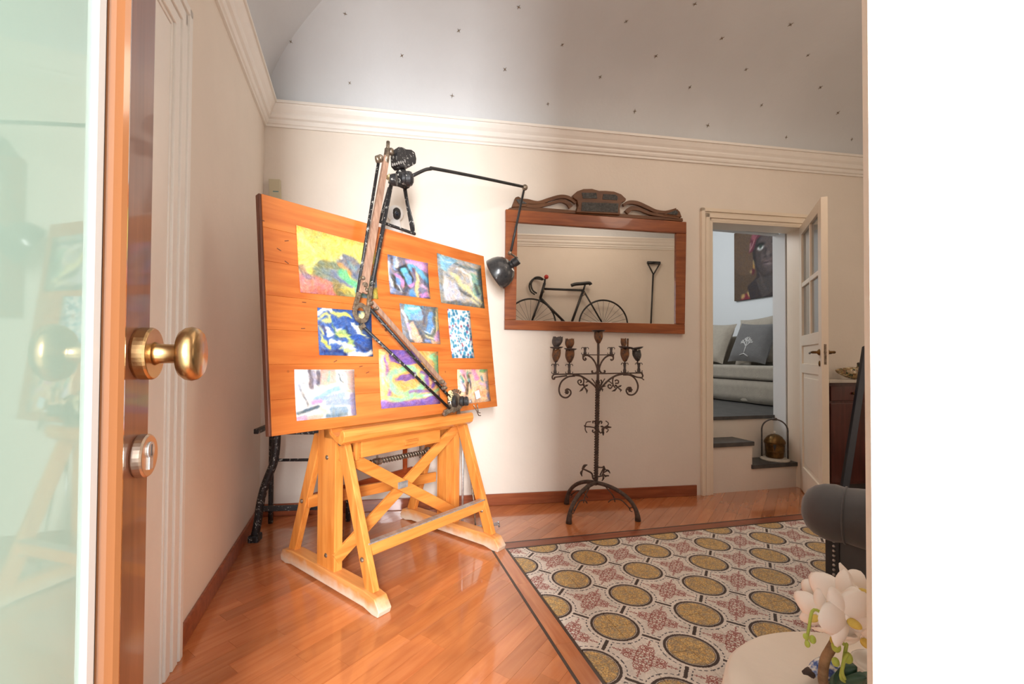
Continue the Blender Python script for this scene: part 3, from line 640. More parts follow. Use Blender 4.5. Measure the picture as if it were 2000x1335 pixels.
flower_cup(225, 375, 590, 120, M['rusto'], 20, (240, 350, 115, -.02), M['ironsocket'], stem=65); flower_cup(235, 160, 335, 150, M['ironsocket'], 30)
flower_cup(465, 385, 600, 130, M['rusto'], 10, (480, 378, 110, .05), M['ironsocket'], stem=55); flower_cup(465, 195, 365, 130, M['rusto'], 5)
flower_cup(970, 70, 262, 125, M['rusto'], 0, (968, 62, 120, .0), M['black'])
flower_cup(1430, 365, 580, 125, M['rusto'], 0, (1440, 350, 125, .12), M['ironsocket'], stem=55); flower_cup(1410, 190, 345, 80, M['rusto'], -5)
m = MB().tube([cc(*k8(1475, 350)), cc(*k8(1480, 185))], [.007, .007], 8); obj('candle_stub', m, M['rusto'], cand)
flower_cup(1650, 390, 570, 125, M['carve'], -20, (1640, 362, 110, -.18), M['black'], stem=65)
def rosette(x, y, r, seed=0, mt_=None):
    c = cc(*k8(x, y)); m = MB()
    for k in range(6):
        an = k*math.pi/3+seed; d = WD*math.cos(an)+ZV*math.sin(an); s_ = d.cross(CN)
        m.add([c, c+d*r*.6+s_*r*.35+CN*.004, c+d*r+CN*.001, c+d*r*.6-s_*r*.35+CN*.004], [(0, 1, 2, 3), (3, 2, 1, 0)])
    m.ball(c+CN*.003, r*.3, 8); obj('rosette', m, mt_ or M['rust'], cand)
rosette(418, 1115, .019); rosette(1515, 1075, .023)
def vine(cx, cy, arms, w_=.007, fn=k8):
    m = MB()
    for (x, y), (mx, my) in arms:
        a = cc(*fn(cx, cy)); b = cc(*fn(x, y)); c = cc(*fn(mx, my), .01); s_ = ((b-a).normalized()).cross(CN)
        m.add([a-s_*w_*.5, a+s_*w_*.5, c+s_*w_, b, c-s_*w_], [(0, 1, 2, 4), (4, 2, 3), (4, 2, 1, 0), (3, 2, 4)])
    obj('iron_leaf', m, M['rust'], cand, solid=.002)
vine(720, 1020, [((630, 1112), (680, 1075)), ((765, 1150), (770, 1090)), ((795, 985), (765, 1000)), ((700, 960), (710, 985))])
vine(1300, 1030, [((1195, 1105), (1250, 1085)), ((1345, 1120), (1365, 1085)), ((1375, 995), (1350, 1010)), ((1250, 985), (1270, 1000))])
vine(985, 1030, [((900, 1000), (930, 1010)), ((1110, 1010), (1060, 1010)), ((1040, 1110), (1040, 1070)), ((1020, 930), (1020, 980)), ((940, 1100), (950, 1070))])
k5 = lambda x, y: (1100+x/5.5625, 800+y/5.5625)
for pts, r in (([(370, 200), (300, 185), (240, 180), (232, 165)], .004), ([(240, 175), (255, 135), (300, 128)], .003), ([(240, 180), (240, 215), (258, 248)], .003), ([(365, 170), (345, 130), (322, 125), (325, 145)], .004), ([(385, 160), (400, 125), (420, 130), (412, 150)], .004),
               ([(365, 215), (345, 245), (318, 235), (325, 215)], .004), ([(385, 225), (405, 250), (425, 235), (430, 200), (520, 188)], .004), ([(440, 190), (485, 165), (488, 140), (462, 120)], .003), ([(420, 200), (440, 240), (434, 278)], .003), ([(450, 195), (490, 215), (470, 245)], .003),
               ([(355, 755), (325, 745), (310, 690), (260, 660), (205, 635)], .005), ([(205, 640), (225, 600), (262, 598)], .003), ([(215, 650), (188, 680), (205, 720)], .003),
               ([(365, 730), (400, 720), (440, 715), (495, 715)], .004), ([(370, 620), (420, 625), (445, 610)], .004), ([(400, 710), (425, 660), (445, 620)], .004), ([(440, 650), (490, 655), (508, 688)], .003), ([(420, 700), (440, 740), (420, 770)], .003)):
    obj('scroll', MB().tube(smoothline([cc(*k5(*p)) for p in pts], 4), r*1.25, 7), M['rust'], cand, smooth=True)
vine(445, 190, [((525, 190), (480, 180)), ((432, 278), (430, 240)), ((400, 180), (420, 180))], fn=k5)
vine(430, 690, [((495, 715), (460, 722)), ((445, 605), (450, 640)), ((425, 772), (438, 740)), ((505, 685), (480, 655))], fn=k5)
vine(215, 640, [((262, 598), (235, 610)), ((205, 722), (195, 690))], fn=k5)
# legs: bowed, to floor points
hub = cc(1163.5, 942); feet = [onz(1111, 1022), onz(1246, 1017), V((hub.x-.02, hub.y+.19, 0)), V((hub.x-.22, hub.y+.15, 0))]
feet[3] = V((hub.x-.12, hub.y+.22, 0)); feet = feet[:2]+[feet[3]]
for i_, ft in enumerate(feet):
    d = V((ft.x-hub.x, ft.y-hub.y, 0)); pts = []
    for t in np.linspace(0, 1, 13):
        pts.append(V((hub.x, hub.y, 0))+d*math.sin(t*math.pi/2)**1.0*1.0+ZV*((hub.z+.0)*(math.cos(t*math.pi/2)**.9)) if t < 1 else V((ft.x, ft.y, .0)))
    m = MB().tube(pts, [.014]*10+[.015, .017, .02], 8); obj('leg', m, M['rust'], cand, smooth=True)
    e = d.normalized(); c = V((hub.x, hub.y, 0))+d*.62+ZV*.09
    m = MB().tube(smoothline([c+e*.06-ZV*.02, c+ZV*.03, c-e*.06+ZV*.025, c-e*.09-ZV*.0], 4), .004, 6)
    m.tube(smoothline([hub+d*.25+ZV*-.02, V((hub.x, hub.y, 0))+d*.42+ZV*(hub.z-.07), V((hub.x, hub.y, 0))+d*.47+ZV*.10], 4), .004, 6)
    m.tube(arc(V((hub.x, hub.y, 0))+d*.86+ZV*.07, .014, 0, 290, 10, e, ZV), .003, 6); obj('scroll', m, M['rust'], cand, smooth=True)
m = MB().ball(hub, .02, 10); obj('hub', m, M['rust'], cand, smooth=True)
# ------------------------------------------------------------------ drafting table (local frame: UW right, FV to the front)
def Lc(u, f, z): return UW*u+FV*f+ZV*z
def PU(x, y, u): return pln(x, y, UW*u, UW)
def PF(x, y, f): return pln(x, y, FV*f, FV)
UL = onz(745, 1207).dot(UW); URr = onz(983, 1072).dot(UW)      # outer planes of the two side frames
dt = thing('drafting_table', 'old honey coloured wooden drafting table with tilted board covered in paintings', 'drafting table', Lc((UL+URr)/2, -.43, 0))
def lb(m, u0, u1, f0, f1, z0, z1): return m.frame(V((0, 0, 0)), UW, FV, ZV, u0, u1, f0, f1, z0, z1)
TK = .045
for ui, (u0, u1) in enumerate(((UL, UL+TK), (URr-TK, URr))):
    um = (u0+u1)/2
    # foot: long profile with tapered ends
    pf = [(-.02, 0), (-.01, .025), (-.045, .07), (-.12, .082), (-.74, .082), (-.83, .066), (-.85, .03), (-.845, .006), (-.80, 0), (-.74, .012), (-.12, .012), (-.06, 0)]
    m = MB().prism([Lc(u0-.012, f, z) for f, z in pf], UW*(TK+.024)); obj('foot', m, M['eaself'], dt, bevel=.004)
    m = MB(); lb(m, u0, u1, -.512, -.36, .06, .745); obj('post', m, M['easel'], dt, bevel=.004)
    for (a, b) in (((-.345, .742), (-.098, .07)), ((-.53, .70), (-.77, .065))):
        m = MB(); m.beam(Lc(um, *a), Lc(um, *b), .062, TK*.75, FV); obj('strut', m, M['easel'], dt, bevel=.004)
    for f, z in ((-.43, .61), (-.43, .142), (-.147, .203), (-.661, .353), (-.326, .69)):
        uu = u0-.004 if ui == 0 else u0-.004
        m = MB().lathe(Lc(uu+.006, f, z), -UW, [(0, 0), (.011, 0), (.011, .004), (.006, .008), (0, .008)], 10); obj('bolt', m, M['metal'], dt, smooth=False)
# footrest rail with worn metal top
a = PF(712, 1083, -.15); b = PF(948, 990, -.15); a = Lc(UL+TK*.6, -.15, .235); b = Lc(URr-TK*.6, -.15, .235)
m = MB(); m.beam(a, b, .055, .03, ZV); obj('footrest', m, M['easelu'], dt, bevel=.004)
m = MB(); m.beam(a+ZV*.030-FV*.0, b+ZV*.030, .034, .006, FV); obj('footrest_strip', m, M['steel'], dt, bevel=.001)
# crossed braces
xf = -.342
m = MB(); m.beam(PF(668, 886, xf), PF(893, 1003, xf), .062, .018, ZV); obj('brace', m, M['easelu'], dt, bevel=.003)
m = MB(); m.beam(PF(655, 1092, xf-.02), PF(893, 832, xf-.02), .062, .018, ZV); obj('brace', m, M['easelu'], dt, bevel=.003)
c = PF(787, 946, xf+.012); m = MB(); m.frame(c, UW, FV, ZV, -.034, .034, -.003, .003, -.018, .018); obj('joint_plate', m, M['steel'], dt, bevel=.002)
# rear rails
m = MB(); m.beam(PF(600, 979, -.63), PF(850, 930, -.63), .062, .022, ZV); obj('rear_rail', m, M['easelu'], dt, bevel=.003)
m = MB(); m.beam(PF(612, 972, -.72), PF(806, 918, -.72), .05, .02, ZV); obj('rear_rail', m, M['rail_red'], dt, bevel=.003)
m = MB(); m.beam(PF(791, 922, -.70), PF(791, 868, -.70), .022, .022, UW); obj('rear_post', m, M['rail_red'], dt, bevel=.002)
# top rails carrying the tray and drawer
m = MB(); lb(m, UL+TK, URr-TK, -.40, -.37, .66, .735); obj('top_rail', m, M['easelu'], dt, bevel=.003)
m = MB(); lb(m, UL+TK, URr-TK, -.66, -.635, .56, .60); obj('top_rail', m, M['rail_red'], dt, bevel=.003)
# tray: trough with rounded front lip
tp = [(-.355, .765), (-.355, .735), (-.30, .705), (-.262, .695), (-.240, .71), (-.232, .735), (-.238, .758), (-.250, .765), (-.262, .757), (-.275, .735), (-.30, .728), (-.335, .745), (-.34, .765)]
ua = PF(668, 850, -.25).dot(UW); ub = PF(921, 818, -.25).dot(UW)
m = MB().prism([Lc(ua, f, z) for f, z in tp], UW*(ub-ua)); obj('pencil_tray', m, M['easelu'], dt, bevel=.003)
m = MB(); lb(m, ua+.10, ua+.28, -.335, -.30, .735, .748); obj('blotter', m, mat('pink_blotter', (196, 120, 100), .8), dt, bevel=.004)
# drawer box under tray
du0 = PF(706, 880, -.29).dot(UW); du1 = PF(860, 850, -.29).dot(UW)
drawer = None
m = MB(); lb(m, du0, du1, -.31, -.29, .612, .700); drawer = obj('drawer', m, M['easelu'], dt, bevel=.003)
m = MB(); lb(m, du0+.012, du1-.012, -.64, -.31, .618, .69); obj('drawer_box', m, M['easelu'], drawer, bevel=.002)
hc = PF(803, 862, -.285); m = MB(); m.frame(hc, UW, FV, ZV, -.042, .042, -.006, .006, -.013, .013); m.frame(hc, UW, FV, ZV, -.042, .042, .006, .016, .006, .013); obj('handle', m, M['easelu'], drawer, bevel=.002)
m = MB(); m.beam(PF(696, 862, -.33), PF(696, 898, -.33), .022, .02, UW); obj('drawer_runner', m, M['easel'], dt, bevel=.002)
# counterbalance spring and its gear
a = PF(681, 912, -.46); b = PF(832, 882, -.46); d = (b-a); nx = d.orthogonal().normalized(); ny = d.normalized().cross(nx); pts = []
for i in range(28*8+1):
    t = i/(28*8); pts.append(a+d*t+(nx*math.cos(2*math.pi*28*t)+ny*math.sin(2*math.pi*28*t))*.0125)
m = MB().tube(pts, .0048, 5); obj('spring', m, M['metal'], dt, smooth=True)
m = MB().tube([a-d*.03, b+d*.06], .008, 8); obj('shaft', m, M['metal'], dt, smooth=True)
m = MB().lathe(a+d*.33, d, [(0, -.02), (.019, -.02), (.019, .02), (0, .02)], 14); m.tube([a+d*.33+ZV*.015, a+d*.33+ZV*.032], .006, 8); obj('collar', m, M['metal'], dt)
m = MB().lathe(b+d*.03, d, [(0, -.015), (.02, -.015), (.028, -.008), (.028, .008), (.02, .015), (0, .015)], 12); m.beam(b+d*.02, b+d*.02-ZV*.07, .03, .012, FV); m.beam(b+ZV*.05-d*.08, b-ZV*.03-d*.08, .014, .014, UW); m.tube([b-ZV*.02, b-ZV*.07+UW*.03], .006, 8); obj('spring_gear', m, M['metal'], dt, bevel=.002)
m = MB().tube([PF(685, 915, -.5), PF(697, 938, -.5)], .003, 6); obj('wire_hook', m, M['black'], dt)
# steel guide rod, release cable and pedal at right frame
m = MB().tube([Lc(URr+.012, -.345, .03), Lc(URr+.012, -.345, .70)], .007, 10); obj('guide_rod', m, M['steel'], dt, smooth=True)
m = MB().tube([PU(904, 830, URr+.02), PU(916, 900, URr+.02), PU(926, 985, URr+.02), PU(929, 1035, URr+.02)], .005, 8); obj('pedal_rod', m, M['metal'], dt, smooth=True)
m = MB(); m.beam(PU(882, 1036, URr+.02), PU(974, 1022, URr+.02), .018, .01, ZV); m.tube([PU(973, 1018, URr+.01), PU(975, 1028, URr+.05)], .006, 8); obj('pedal', m, M['steel'], dt, bevel=.002)
m = MB().lathe(PU(928, 1036, URr+.006), UW, [(0, 0), (.017, 0), (.019, .006), (.017, .03), (0, .03)], 14); obj('roller', m, M['white'], dt, smooth=True)
m = MB(); lb(m, URr-TK-.03, URr-TK, -.47, -.40, .10, .60); obj('slide_block', m, M['easel'], dt, bevel=.003)
m = MB(); lb(m, UL-.0, UL+.04, -.46, -.41, .08, .60); 
# board plane
tB = 1.9; b4 = [(508, 377), (945, 500), (972, 793), (530, 852)]; sc4 = (1, 1.611, 1.563, .951)
Bq = [CAM+ray(*p)*(tB*s) for p, s in zip(b4, sc4)]
BO = Bq[0]; BX = (Bq[1]-Bq[0]).normalized(); BDn = (Bq[3]-Bq[0]).normalized(); BN = -(BX.cross(BDn)).normalized()
if BN.dot(CAM-BO) < 0: BN = -BN
BY = BN.cross(BX); BW = (Bq[1]-Bq[0]).length; BH = (Bq[3]-Bq[0]).length
def PB(x, y, t=0.0): return pln(x, y, BO+BN*t, BN)
nb = 7; brd = None
m = MB().frame(BO, BX, BY, BN, 0, BW, 0, -BH, -.032, -.024)
brd = obj('board', m, M['easelu'], dt)
# planks glued edge to edge, with dark end batten on the left edge
hh = BH/nb
for k in range(nb):
    m = MB().frame(BO, BX, BY, BN, .006, BW, -hh*k, -hh*(k+1)+.0004, -.026, 0); obj('board_plank', m, M['boardm'], brd, bevel=.0012, seg=1)
m = MB().frame(BO, BX, BY, BN, -.006, .006, 0.0, -BH, -.032, -.001); obj('edge_batten', m, M['edge'], brd, bevel=.003)
for px, py in ((508+4, 430), (560, 470), (545, 487), (594, 590), (560, 512), (705, 715), (718, 727), (592, 641), (655, 705)):
    p = PB(px, py, .0004); a_ = random.uniform(-.6, .6); m = MB().frame(p, BX*math.cos(a_)+BY*math.sin(a_), BY*math.cos(a_)-BX*math.sin(a_), BN, -.010, .010, -.0018, .0018, -.001, 0.0003); obj('knot_mark', m, M['edge'], brd)
# struts holding board to posts (hidden behind the board)
for uu in (UL+.02, URr-.02):
    m = MB(); lb(m, uu-.02, uu+.02, -.46, -.38, .70, 1.25); obj('board_upright', m, M['easel'], dt, bevel=.003)
    fb = FV.dot(BO+BN*-.03+BY*-.5); m = MB(); lb(m, uu-.02, uu+.02, -.44, fb-.03, 1.16, 1.20); obj('board_bracket', m, M['black'], dt)
# ---- paintings
W_ = (250, 250, 248)
def sheet(label, q4, img):
    P = [PB(x, y, .0008) for x, y in q4]; name = 'painting'
    n = 6; vs = []; uv = []
    for j in range(n+1):
        for i in range(n+1):
            u, v = i/n, j/n; p = P[0].lerp(P[1], u).lerp(P[3].lerp(P[2], u), v)
            lift = .0035*((abs(u-.5)*2)**6*(abs(v-.5)*2)**3)
            vs.append(p+BN*(lift+.0004)); uv.append((u, 1-v))
    m = MB().add(vs, [(j*(n+1)+i, (j+1)*(n+1)+i, (j+1)*(n+1)+i+1, j*(n+1)+i+1) for j in range(n) for i in range(n)])
    o = obj(name, m, imat('paint_on_paper', img, .55, .35, .15), uv=uv, solid=.0005, smooth=True, label=label, cat='painting', group='paintings on the drafting board')
    return o
Ye = (226, 204, 84); Yd = (206, 190, 60); Gy = (128, 134, 122); Pk = (214, 116, 100)
sheet('yellow painting with a grey green swirl over a coral pink base', [(578, 440), (731, 480), (738, 584), (586, 571)], paint(260, 190, Ye, [
    ('p', Pk, [(-.1, .70), (.3, .74), (.5, .92), (1.1, .93), (1.1, 1.1), (-.1, 1.1)]), ('s', (206, 192, 84), .16, [(.24, .14), (.4, .24), (.46, .44)]), ('s', (214, 200, 80), .14, [(.42, .2), (.62, .22), (.66, .34)]), ('s', (240, 224, 110), .08, [(.05, .12), (.18, .4), (.1, .6)]), ('s', (236, 214, 90), .1, [(.7, .2), (.86, .36), (.92, .56)]), ('s', (216, 196, 76), .05, [(.2, .3), (.3, .5)]), ('s', (150, 116, 90), .1, [(.02, .6), (.1, .76)]), ('s', (150, 110, 120), .07, [(.06, .76), (.16, .76)]),
    ('s', (122, 128, 92), .34, [(.28, .60), (.46, .64)]), ('s', (126, 134, 116), .24, [(.34, .68), (.5, .74)]), ('s', (110, 118, 136), .13, [(.42, .66), (.58, .78)]), ('s', (136, 120, 72), .2, [(.42, .84), (.5, .96)]),
    ('s', (112, 112, 122), .24, [(.54, .40), (.70, .46), (.82, .62), (.9, .84)]), ('s', (124, 136, 128), .3, [(.84, .72), (.84, .94)]), ('s', (110, 144, 156), .06, [(.6, .43), (.68, .47)]), ('s', (206, 140, 76), .07, [(.5, .50), (.64, .58)]), ('s', (226, 184, 74), .05, [(.55, .58), (.74, .76)]), ('s', (96, 188, 126), .17, [(.56, .64), (.68, .76), (.72, .84)]), ('s', (84, 160, 150), .08, [(.66, .88), (.78, .86)]), ('s', (170, 160, 76), .14, [(.52, .88), (.62, .96)]), ('s', (226, 206, 90), .03, [(.52, .8), (.66, .96)]), ('s', (130, 160, 166), .08, [(.84, .98), (.97, .96)]), ('s', (220, 110, 70), .05, [(.93, .35), (.93, .6)]), ('s', (242, 222, 80), .12, [(.97, .84), (1.0, .98)]), ('s', (120, 150, 190), .05, [(.97, .62), (.98, .76)]), ('e', (250, 226, 190), .5, .34, .025, .03)], 11, .06, .16))
sheet('small dark and pink painting with a turquoise oval loop', [(756, 496.5), (834.8, 513.8), (840, 583.5), (761.4, 573.6)], paint(190, 160, (120, 112, 132), [
    ('p', (206, 140, 200), [(.5, -.1), (1.1, -.1), (1.1, .3), (.45, .12)]), ('s', (230, 160, 210), .1, [(.45, .06), (.95, .12)]), ('s', (90, 170, 216), .16, [(.55, .22), (.8, .32), (.95, .5)]), ('s', (110, 80, 100), .08, [(.6, .28), (.68, .5)]), ('s', (238, 206, 130), .09, [(.68, .4), (.7, .7), (.66, 1.)]), ('s', (76, 72, 84), .1, [(.02, .02), (.18, .3)]), ('s', (232, 230, 200), .05, [(.2, 0), (.22, .25)]), ('s', (150, 176, 216), .07, [(.14, .05), (.18, .3)]), ('s', (40, 44, 50), .3, [(.38, .3), (.46, .6)]), ('s', (96, 186, 196), .17, [(.38, .3), (.44, .5)]), ('s', (104, 156, 220), .14, [(.43, .45), (.5, .62)]), ('s', (196, 120, 190), .1, [(.5, .7), (.6, .66)]), ('s', (214, 130, 180), .12, [(.2, .48), (.34, .62), (.34, .72)]), ('s', (80, 74, 80), .12, [(.44, .75), (.36, .95)]), ('e', (96, 150, 222), .19, .64, .09, .12), ('e', (84, 148, 216), .55, .92, .09, .14), ('s', (60, 60, 60), .08, [(.14, .5), (.1, .6), (.12, .84), (.25, .88)]), ('s', (226, 220, 190), .04, [(.22, .78), (.3, .92)]), ('s', (120, 130, 160), .1, [(.04, .9), (.2, .96)]), ('s', (196, 128, 206), .16, [(.8, .95), (.95, .86)]), ('s', (60, 70, 100), .04, [(.87, .5), (.88, .62)]), ('s', (232, 170, 200), .08, [(.8, .66), (.95, .72)]), ('s', (206, 226, 210), .04, [(.01, .2), (.06, .8)]), ('s', (240, 214, 150), .04, [(.98, .7), (.98, 1)])], 21, .06, .14))
sheet('grey and pale yellow painting with a diagonal beam in a dark border', [(852.4, 494), (938.6, 518.7), (946, 602), (860.8, 591)], paint(190, 200, (178, 172, 164), [
    ('s', (116, 118, 116), .12, [(.02, 0), (.02, 1)]), ('s', (120, 120, 112), .1, [(0, .98), (1, .98)]), ('s', (100, 106, 100), .12, [(.98, .1), (.98, 1)]), ('s', (106, 120, 122), .07, [(.3, .12), (.9, .12)]), ('p', (120, 176, 206), [(.02, .0), (.5, .02), (.25, .2), (.12, .35), (.04, .3)]), ('s', (200, 226, 236), .03, [(.1, .1), (.3, .14)]), ('e', (158, 150, 142), .4, .3, .15, .12), ('p', (226, 216, 150), [(.2, .3), (.42, .34), (.95, .88), (.88, .98), (.7, .85)]), ('s', (150, 146, 136), .05, [(.12, .35), (.6, .7), (.9, .92)]), ('s', (100, 98, 94), .05, [(.4, .62), (.68, .78)]), ('p', (196, 190, 196), [(.1, .42), (.35, .6), (.5, .8), (.4, .92), (.12, .9)]), ('s', (206, 202, 210), .06, [(.14, .5), (.14, .8)]), ('s', (130, 172, 150), .18, [(.78, .3), (.84, .5), (.82, .66)]), ('s', (70, 84, 80), .07, [(.8, .5), (.84, .68)]), ('s', (80, 100, 96), .06, [(.9, .12), (.92, .5)]), ('s', (226, 220, 210), .05, [(.5, .2), (.7, .3), (.7, .5)]), ('s', (110, 110, 108), .05, [(.15, .95), (.6, .92)]), ('e', (250, 250, 246), .4, .22, .03, .02)], 31, .05, .14))
B1 = (36, 72, 156)
sheet('blue yellow and white painting with thick leafy brush strokes', [(619, 600.5), (724.7, 608), (728, 696), (623, 693)], paint(220, 190, (52, 86, 160), [
    ('s', (232, 222, 90), .12, [(.25, .06), (.42, .1), (.5, .16)]), ('s', (228, 214, 100), .05, [(.06, .18), (.14, .12), (.2, .24), (.1, .26)]), ('s', W_, .08, [(.04, .02), (.2, .02)]), ('s', (236, 236, 200), .08, [(.28, .36), (.38, .42)]), ('s', W_, .12, [(.14, .45), (.2, .56)]), ('s', (60, 110, 110), .05, [(.25, .25), (.3, .5), (.36, .7)]), ('s', (150, 176, 90), .16, [(.36, .48), (.5, .62), (.56, .75)]), ('s', (200, 206, 120), .04, [(.35, .5), (.5, .7)]), ('s', (244, 236, 140), .06, [(.62, .34), (.8, .46), (.98, .6)]), ('s', W_, .08, [(.62, .36), (.72, .46)]), ('s', B1, .24, [(.66, .62), (.96, .66)]), ('s', (40, 60, 120), .09, [(.66, .8), (.9, .84)]), ('s', W_, .07, [(.25, .72), (.45, .82), (.6, .86)]), ('s', W_, .1, [(.6, .97), (1, .95)]), ('s', (196, 200, 120), .05, [(.36, .9), (.6, .9)]), ('s', (240, 220, 60), .08, [(.06, .7), (.2, .82)]), ('s', (30, 40, 100), .04, [(.05, .3), (.12, .5), (.04, .6)]), ('s', (240, 230, 90), .03, [(.03, .36), (.06, .66)]), ('s', (30, 44, 110), .06, [(.0, .94), (.5, .96)]), ('s', (236, 226, 140), .09, [(.7, .1), (.9, .12)]), ('s', B1, .09, [(.5, .2), (.8, .26)]), ('s', (30, 44, 80), .05, [(.5, .44), (.54, .56)])], 41, .11, .18))
sheet('square painting of a grey blue swirl around a bright blue hook', [(779.5, 592), (854.5, 600.3), (859.8, 672), (788, 667)], paint(190, 180, (112, 112, 116), [
    ('p', (106, 186, 210), [(.1, .0), (.6, .0), (.58, .3), (.2, .4), (.1, .2)]), ('s', (120, 160, 206), .16, [(.3, .3), (.45, .35), (.5, .2)]), ('s', (90, 84, 100), .06, [(.55, .04), (.6, .3), (.58, .5)]), ('s', (226, 226, 230), .05, [(.05, .18), (.16, .5), (.22, .9)]), ('p', (236, 180, 146), [(.2, .5), (.3, .42), (.42, .7), (.48, 1.), (.26, 1.)]), ('s', (190, 150, 196), .06, [(.16, .5), (.2, .7)]), ('s', (80, 80, 86), .07, [(.4, .6), (.52, .95)]), ('s', (96, 150, 216), .13, [(.78, .2), (.76, .5), (.64, .68)]), ('s', (200, 220, 236), .03, [(.6, .68), (.72, .74), (.84, .5)]), ('s', (84, 100, 92), .06, [(.86, .05), (.92, .5), (.8, .78), (.6, .74)]), ('p', (232, 214, 150), [(.94, 0), (1.1, 0), (1.1, 1.1), (.9, 1.1), (.88, .8)]), ('s', (216, 200, 140), .05, [(.6, .8), (.86, .84)]), ('s', (206, 150, 200), .12, [(.95, .7), (.92, .95)]), ('s', (130, 150, 206), .08, [(.56, .94), (.78, .94)]), ('s', (236, 176, 130), .1, [(.8, .94), (1, .96)]), ('s', (176, 214, 226), .05, [(.2, .1), (.5, .06)])], 51, .05, .14))
rr = random.Random(8); ops = []
for i in range(60):
    x = rr.random(); y = rr.random(); mid = .25 < y < .75 and x < .62; r = rr.uniform(.02, .035) if mid else rr.uniform(.035, .07); cl = (150, 60, 80) if mid and rr.random() < .4 else rr.choice([(40, 130, 170), (50, 146, 186), (36, 112, 156)])
    if all(math.hypot((x-o[2]), (y-o[3])*2) > (r+o[4])*1.25 for o in ops): ops.append(('e', cl, x, y, r*1.2, r*.85))
for i in range(220):
    x = rr.random(); y = rr.random(); r = rr.uniform(.015, .04)
    if all(math.hypot((x-o[2]), (y-o[3])*2) > (r+o[4])*1.1 for o in ops): ops.append(('e', rr.choice([(40, 130, 170), (60, 150, 190), (120, 60, 100), (46, 120, 150)]), x, y, r*1.2, r*.8))
sheet('narrow upright sheet of turquoise spots on white paper', [(873, 602.8), (917, 607), (926, 699), (882.5, 699)], paint(120, 240, (238, 240, 240), ops, 61, .004, .05, smear=0))
sheet('pastel painting with a ghost like white face above blue grey waves', [(574, 721.3), (691, 721.3), (695.5, 810.6), (578.7, 821.8)], paint(230, 180, (240, 238, 238), [
    ('p', (232, 170, 150), [(.42, -.1), (.7, -.1), (.66, .3), (.4, .36)]), ('p', (226, 180, 170), [(.8, .0), (1, .0), (1, .5), (.86, .4)]), ('s', (120, 108, 116), .1, [(.24, .04), (.27, .36)]), ('s', (96, 88, 100), .09, [(.38, .06), (.37, .3)]), ('s', (170, 160, 176), .07, [(.31, .04), (.32, .3)]), ('s', (150, 180, 160), .07, [(.56, .04), (.54, .24)]), ('e', (248, 246, 244), .76, .18, .11, .15), ('s', (70, 80, 80), .03, [(.72, .16), (.74, .24), (.78, .26)]), ('e', (50, 60, 60), .72, .1, .016, .025), ('e', (50, 60, 60), .79, .12, .014, .02), ('s', (200, 210, 190), .08, [(.4, .36), (.6, .32), (.8, .36)]), ('s', (216, 196, 176), .08, [(.7, .42), (1, .5)]), ('s', (140, 184, 206), .12, [(.32, .58), (.5, .46), (.7, .42)]), ('s', (150, 170, 200), .1, [(.3, .64), (.5, .58), (.8, .54)]), ('s', (136, 136, 140), .05, [(.06, .3), (.14, .5), (.18, .72)]), ('e', (130, 130, 134), .14, .28, .02, .02), ('s', (226, 136, 186), .08, [(.26, .68), (.4, .66)]), ('s', (70, 90, 106), .07, [(.04, .84), (.2, .8), (.36, .76)]), ('s', (150, 166, 190), .14, [(.5, .7), (.7, .66), (.95, .7)]), ('s', (130, 156, 176), .16, [(.6, .84), (.8, .84)]), ('s', (176, 160, 200), .16, [(.95, .6), (.96, .9)]), ('s', (210, 216, 180), .1, [(.4, .82), (.5, .88)]), ('s', (226, 160, 190), .1, [(.04, .95), (.14, .93)]), ('s', (110, 140, 156), .08, [(.5, .96), (.8, .95)]), ('s', (236, 196, 170), .09, [(.2, .95), (.4, .94)])], 71, .03, .1, smear=.5))
Pu = (122, 80, 168); Or = (244, 170, 84); Gr = (150, 222, 150)
sheet('purple orange and mint painting of nested rounded shapes', [(738.7, 681.3), (854.8, 686.5), (859.3, 788), (744, 798)], paint(220, 200, Or, [
    ('s', Gr, .06, [(.02, .1), (.05, .6)]), ('s', Pu, .05, [(.08, .1), (.14, .6), (.12, .8)]), ('s', (140, 96, 180), .16, [(0, .95), (.5, 1.), (1, .92)]), ('p', Pu, [(.12, .0), (.6, .0), (.72, .2), (.4, .27), (.2, .2)]), ('e', Gr, .44, .56, .33, .29), ('e', Or, .44, .56, .22, .18), ('p', (120, 78, 150), [(.25, .54), (.35, .44), (.62, .4), (.62, .48), (.4, .55)]), ('s', Gr, .08, [(.34, .36), (.42, .3), (.6, .36)]), ('s', Pu, .07, [(.72, .38), (.8, .42), (.78, .62)]), ('s', Or, .04, [(.66, .4), (.7, .6)]), ('s', Gr, .08, [(.88, .06), (.84, .1), (.95, .2)]), ('s', Gr, .08, [(.96, .1), (.96, .4)]), ('s', (120, 70, 150), .05, [(.86, .4), (.9, .56), (.84, .66)]), ('s', Gr, .07, [(.12, .84), (.3, .88), (.5, .86), (.8, .84), (.97, .7)]), ('s', (150, 110, 160), .05, [(.45, .78), (.8, .76)]), ('s', (226, 236, 220), .03, [(.7, .85), (.95, .82)])], 81, .05, .12))
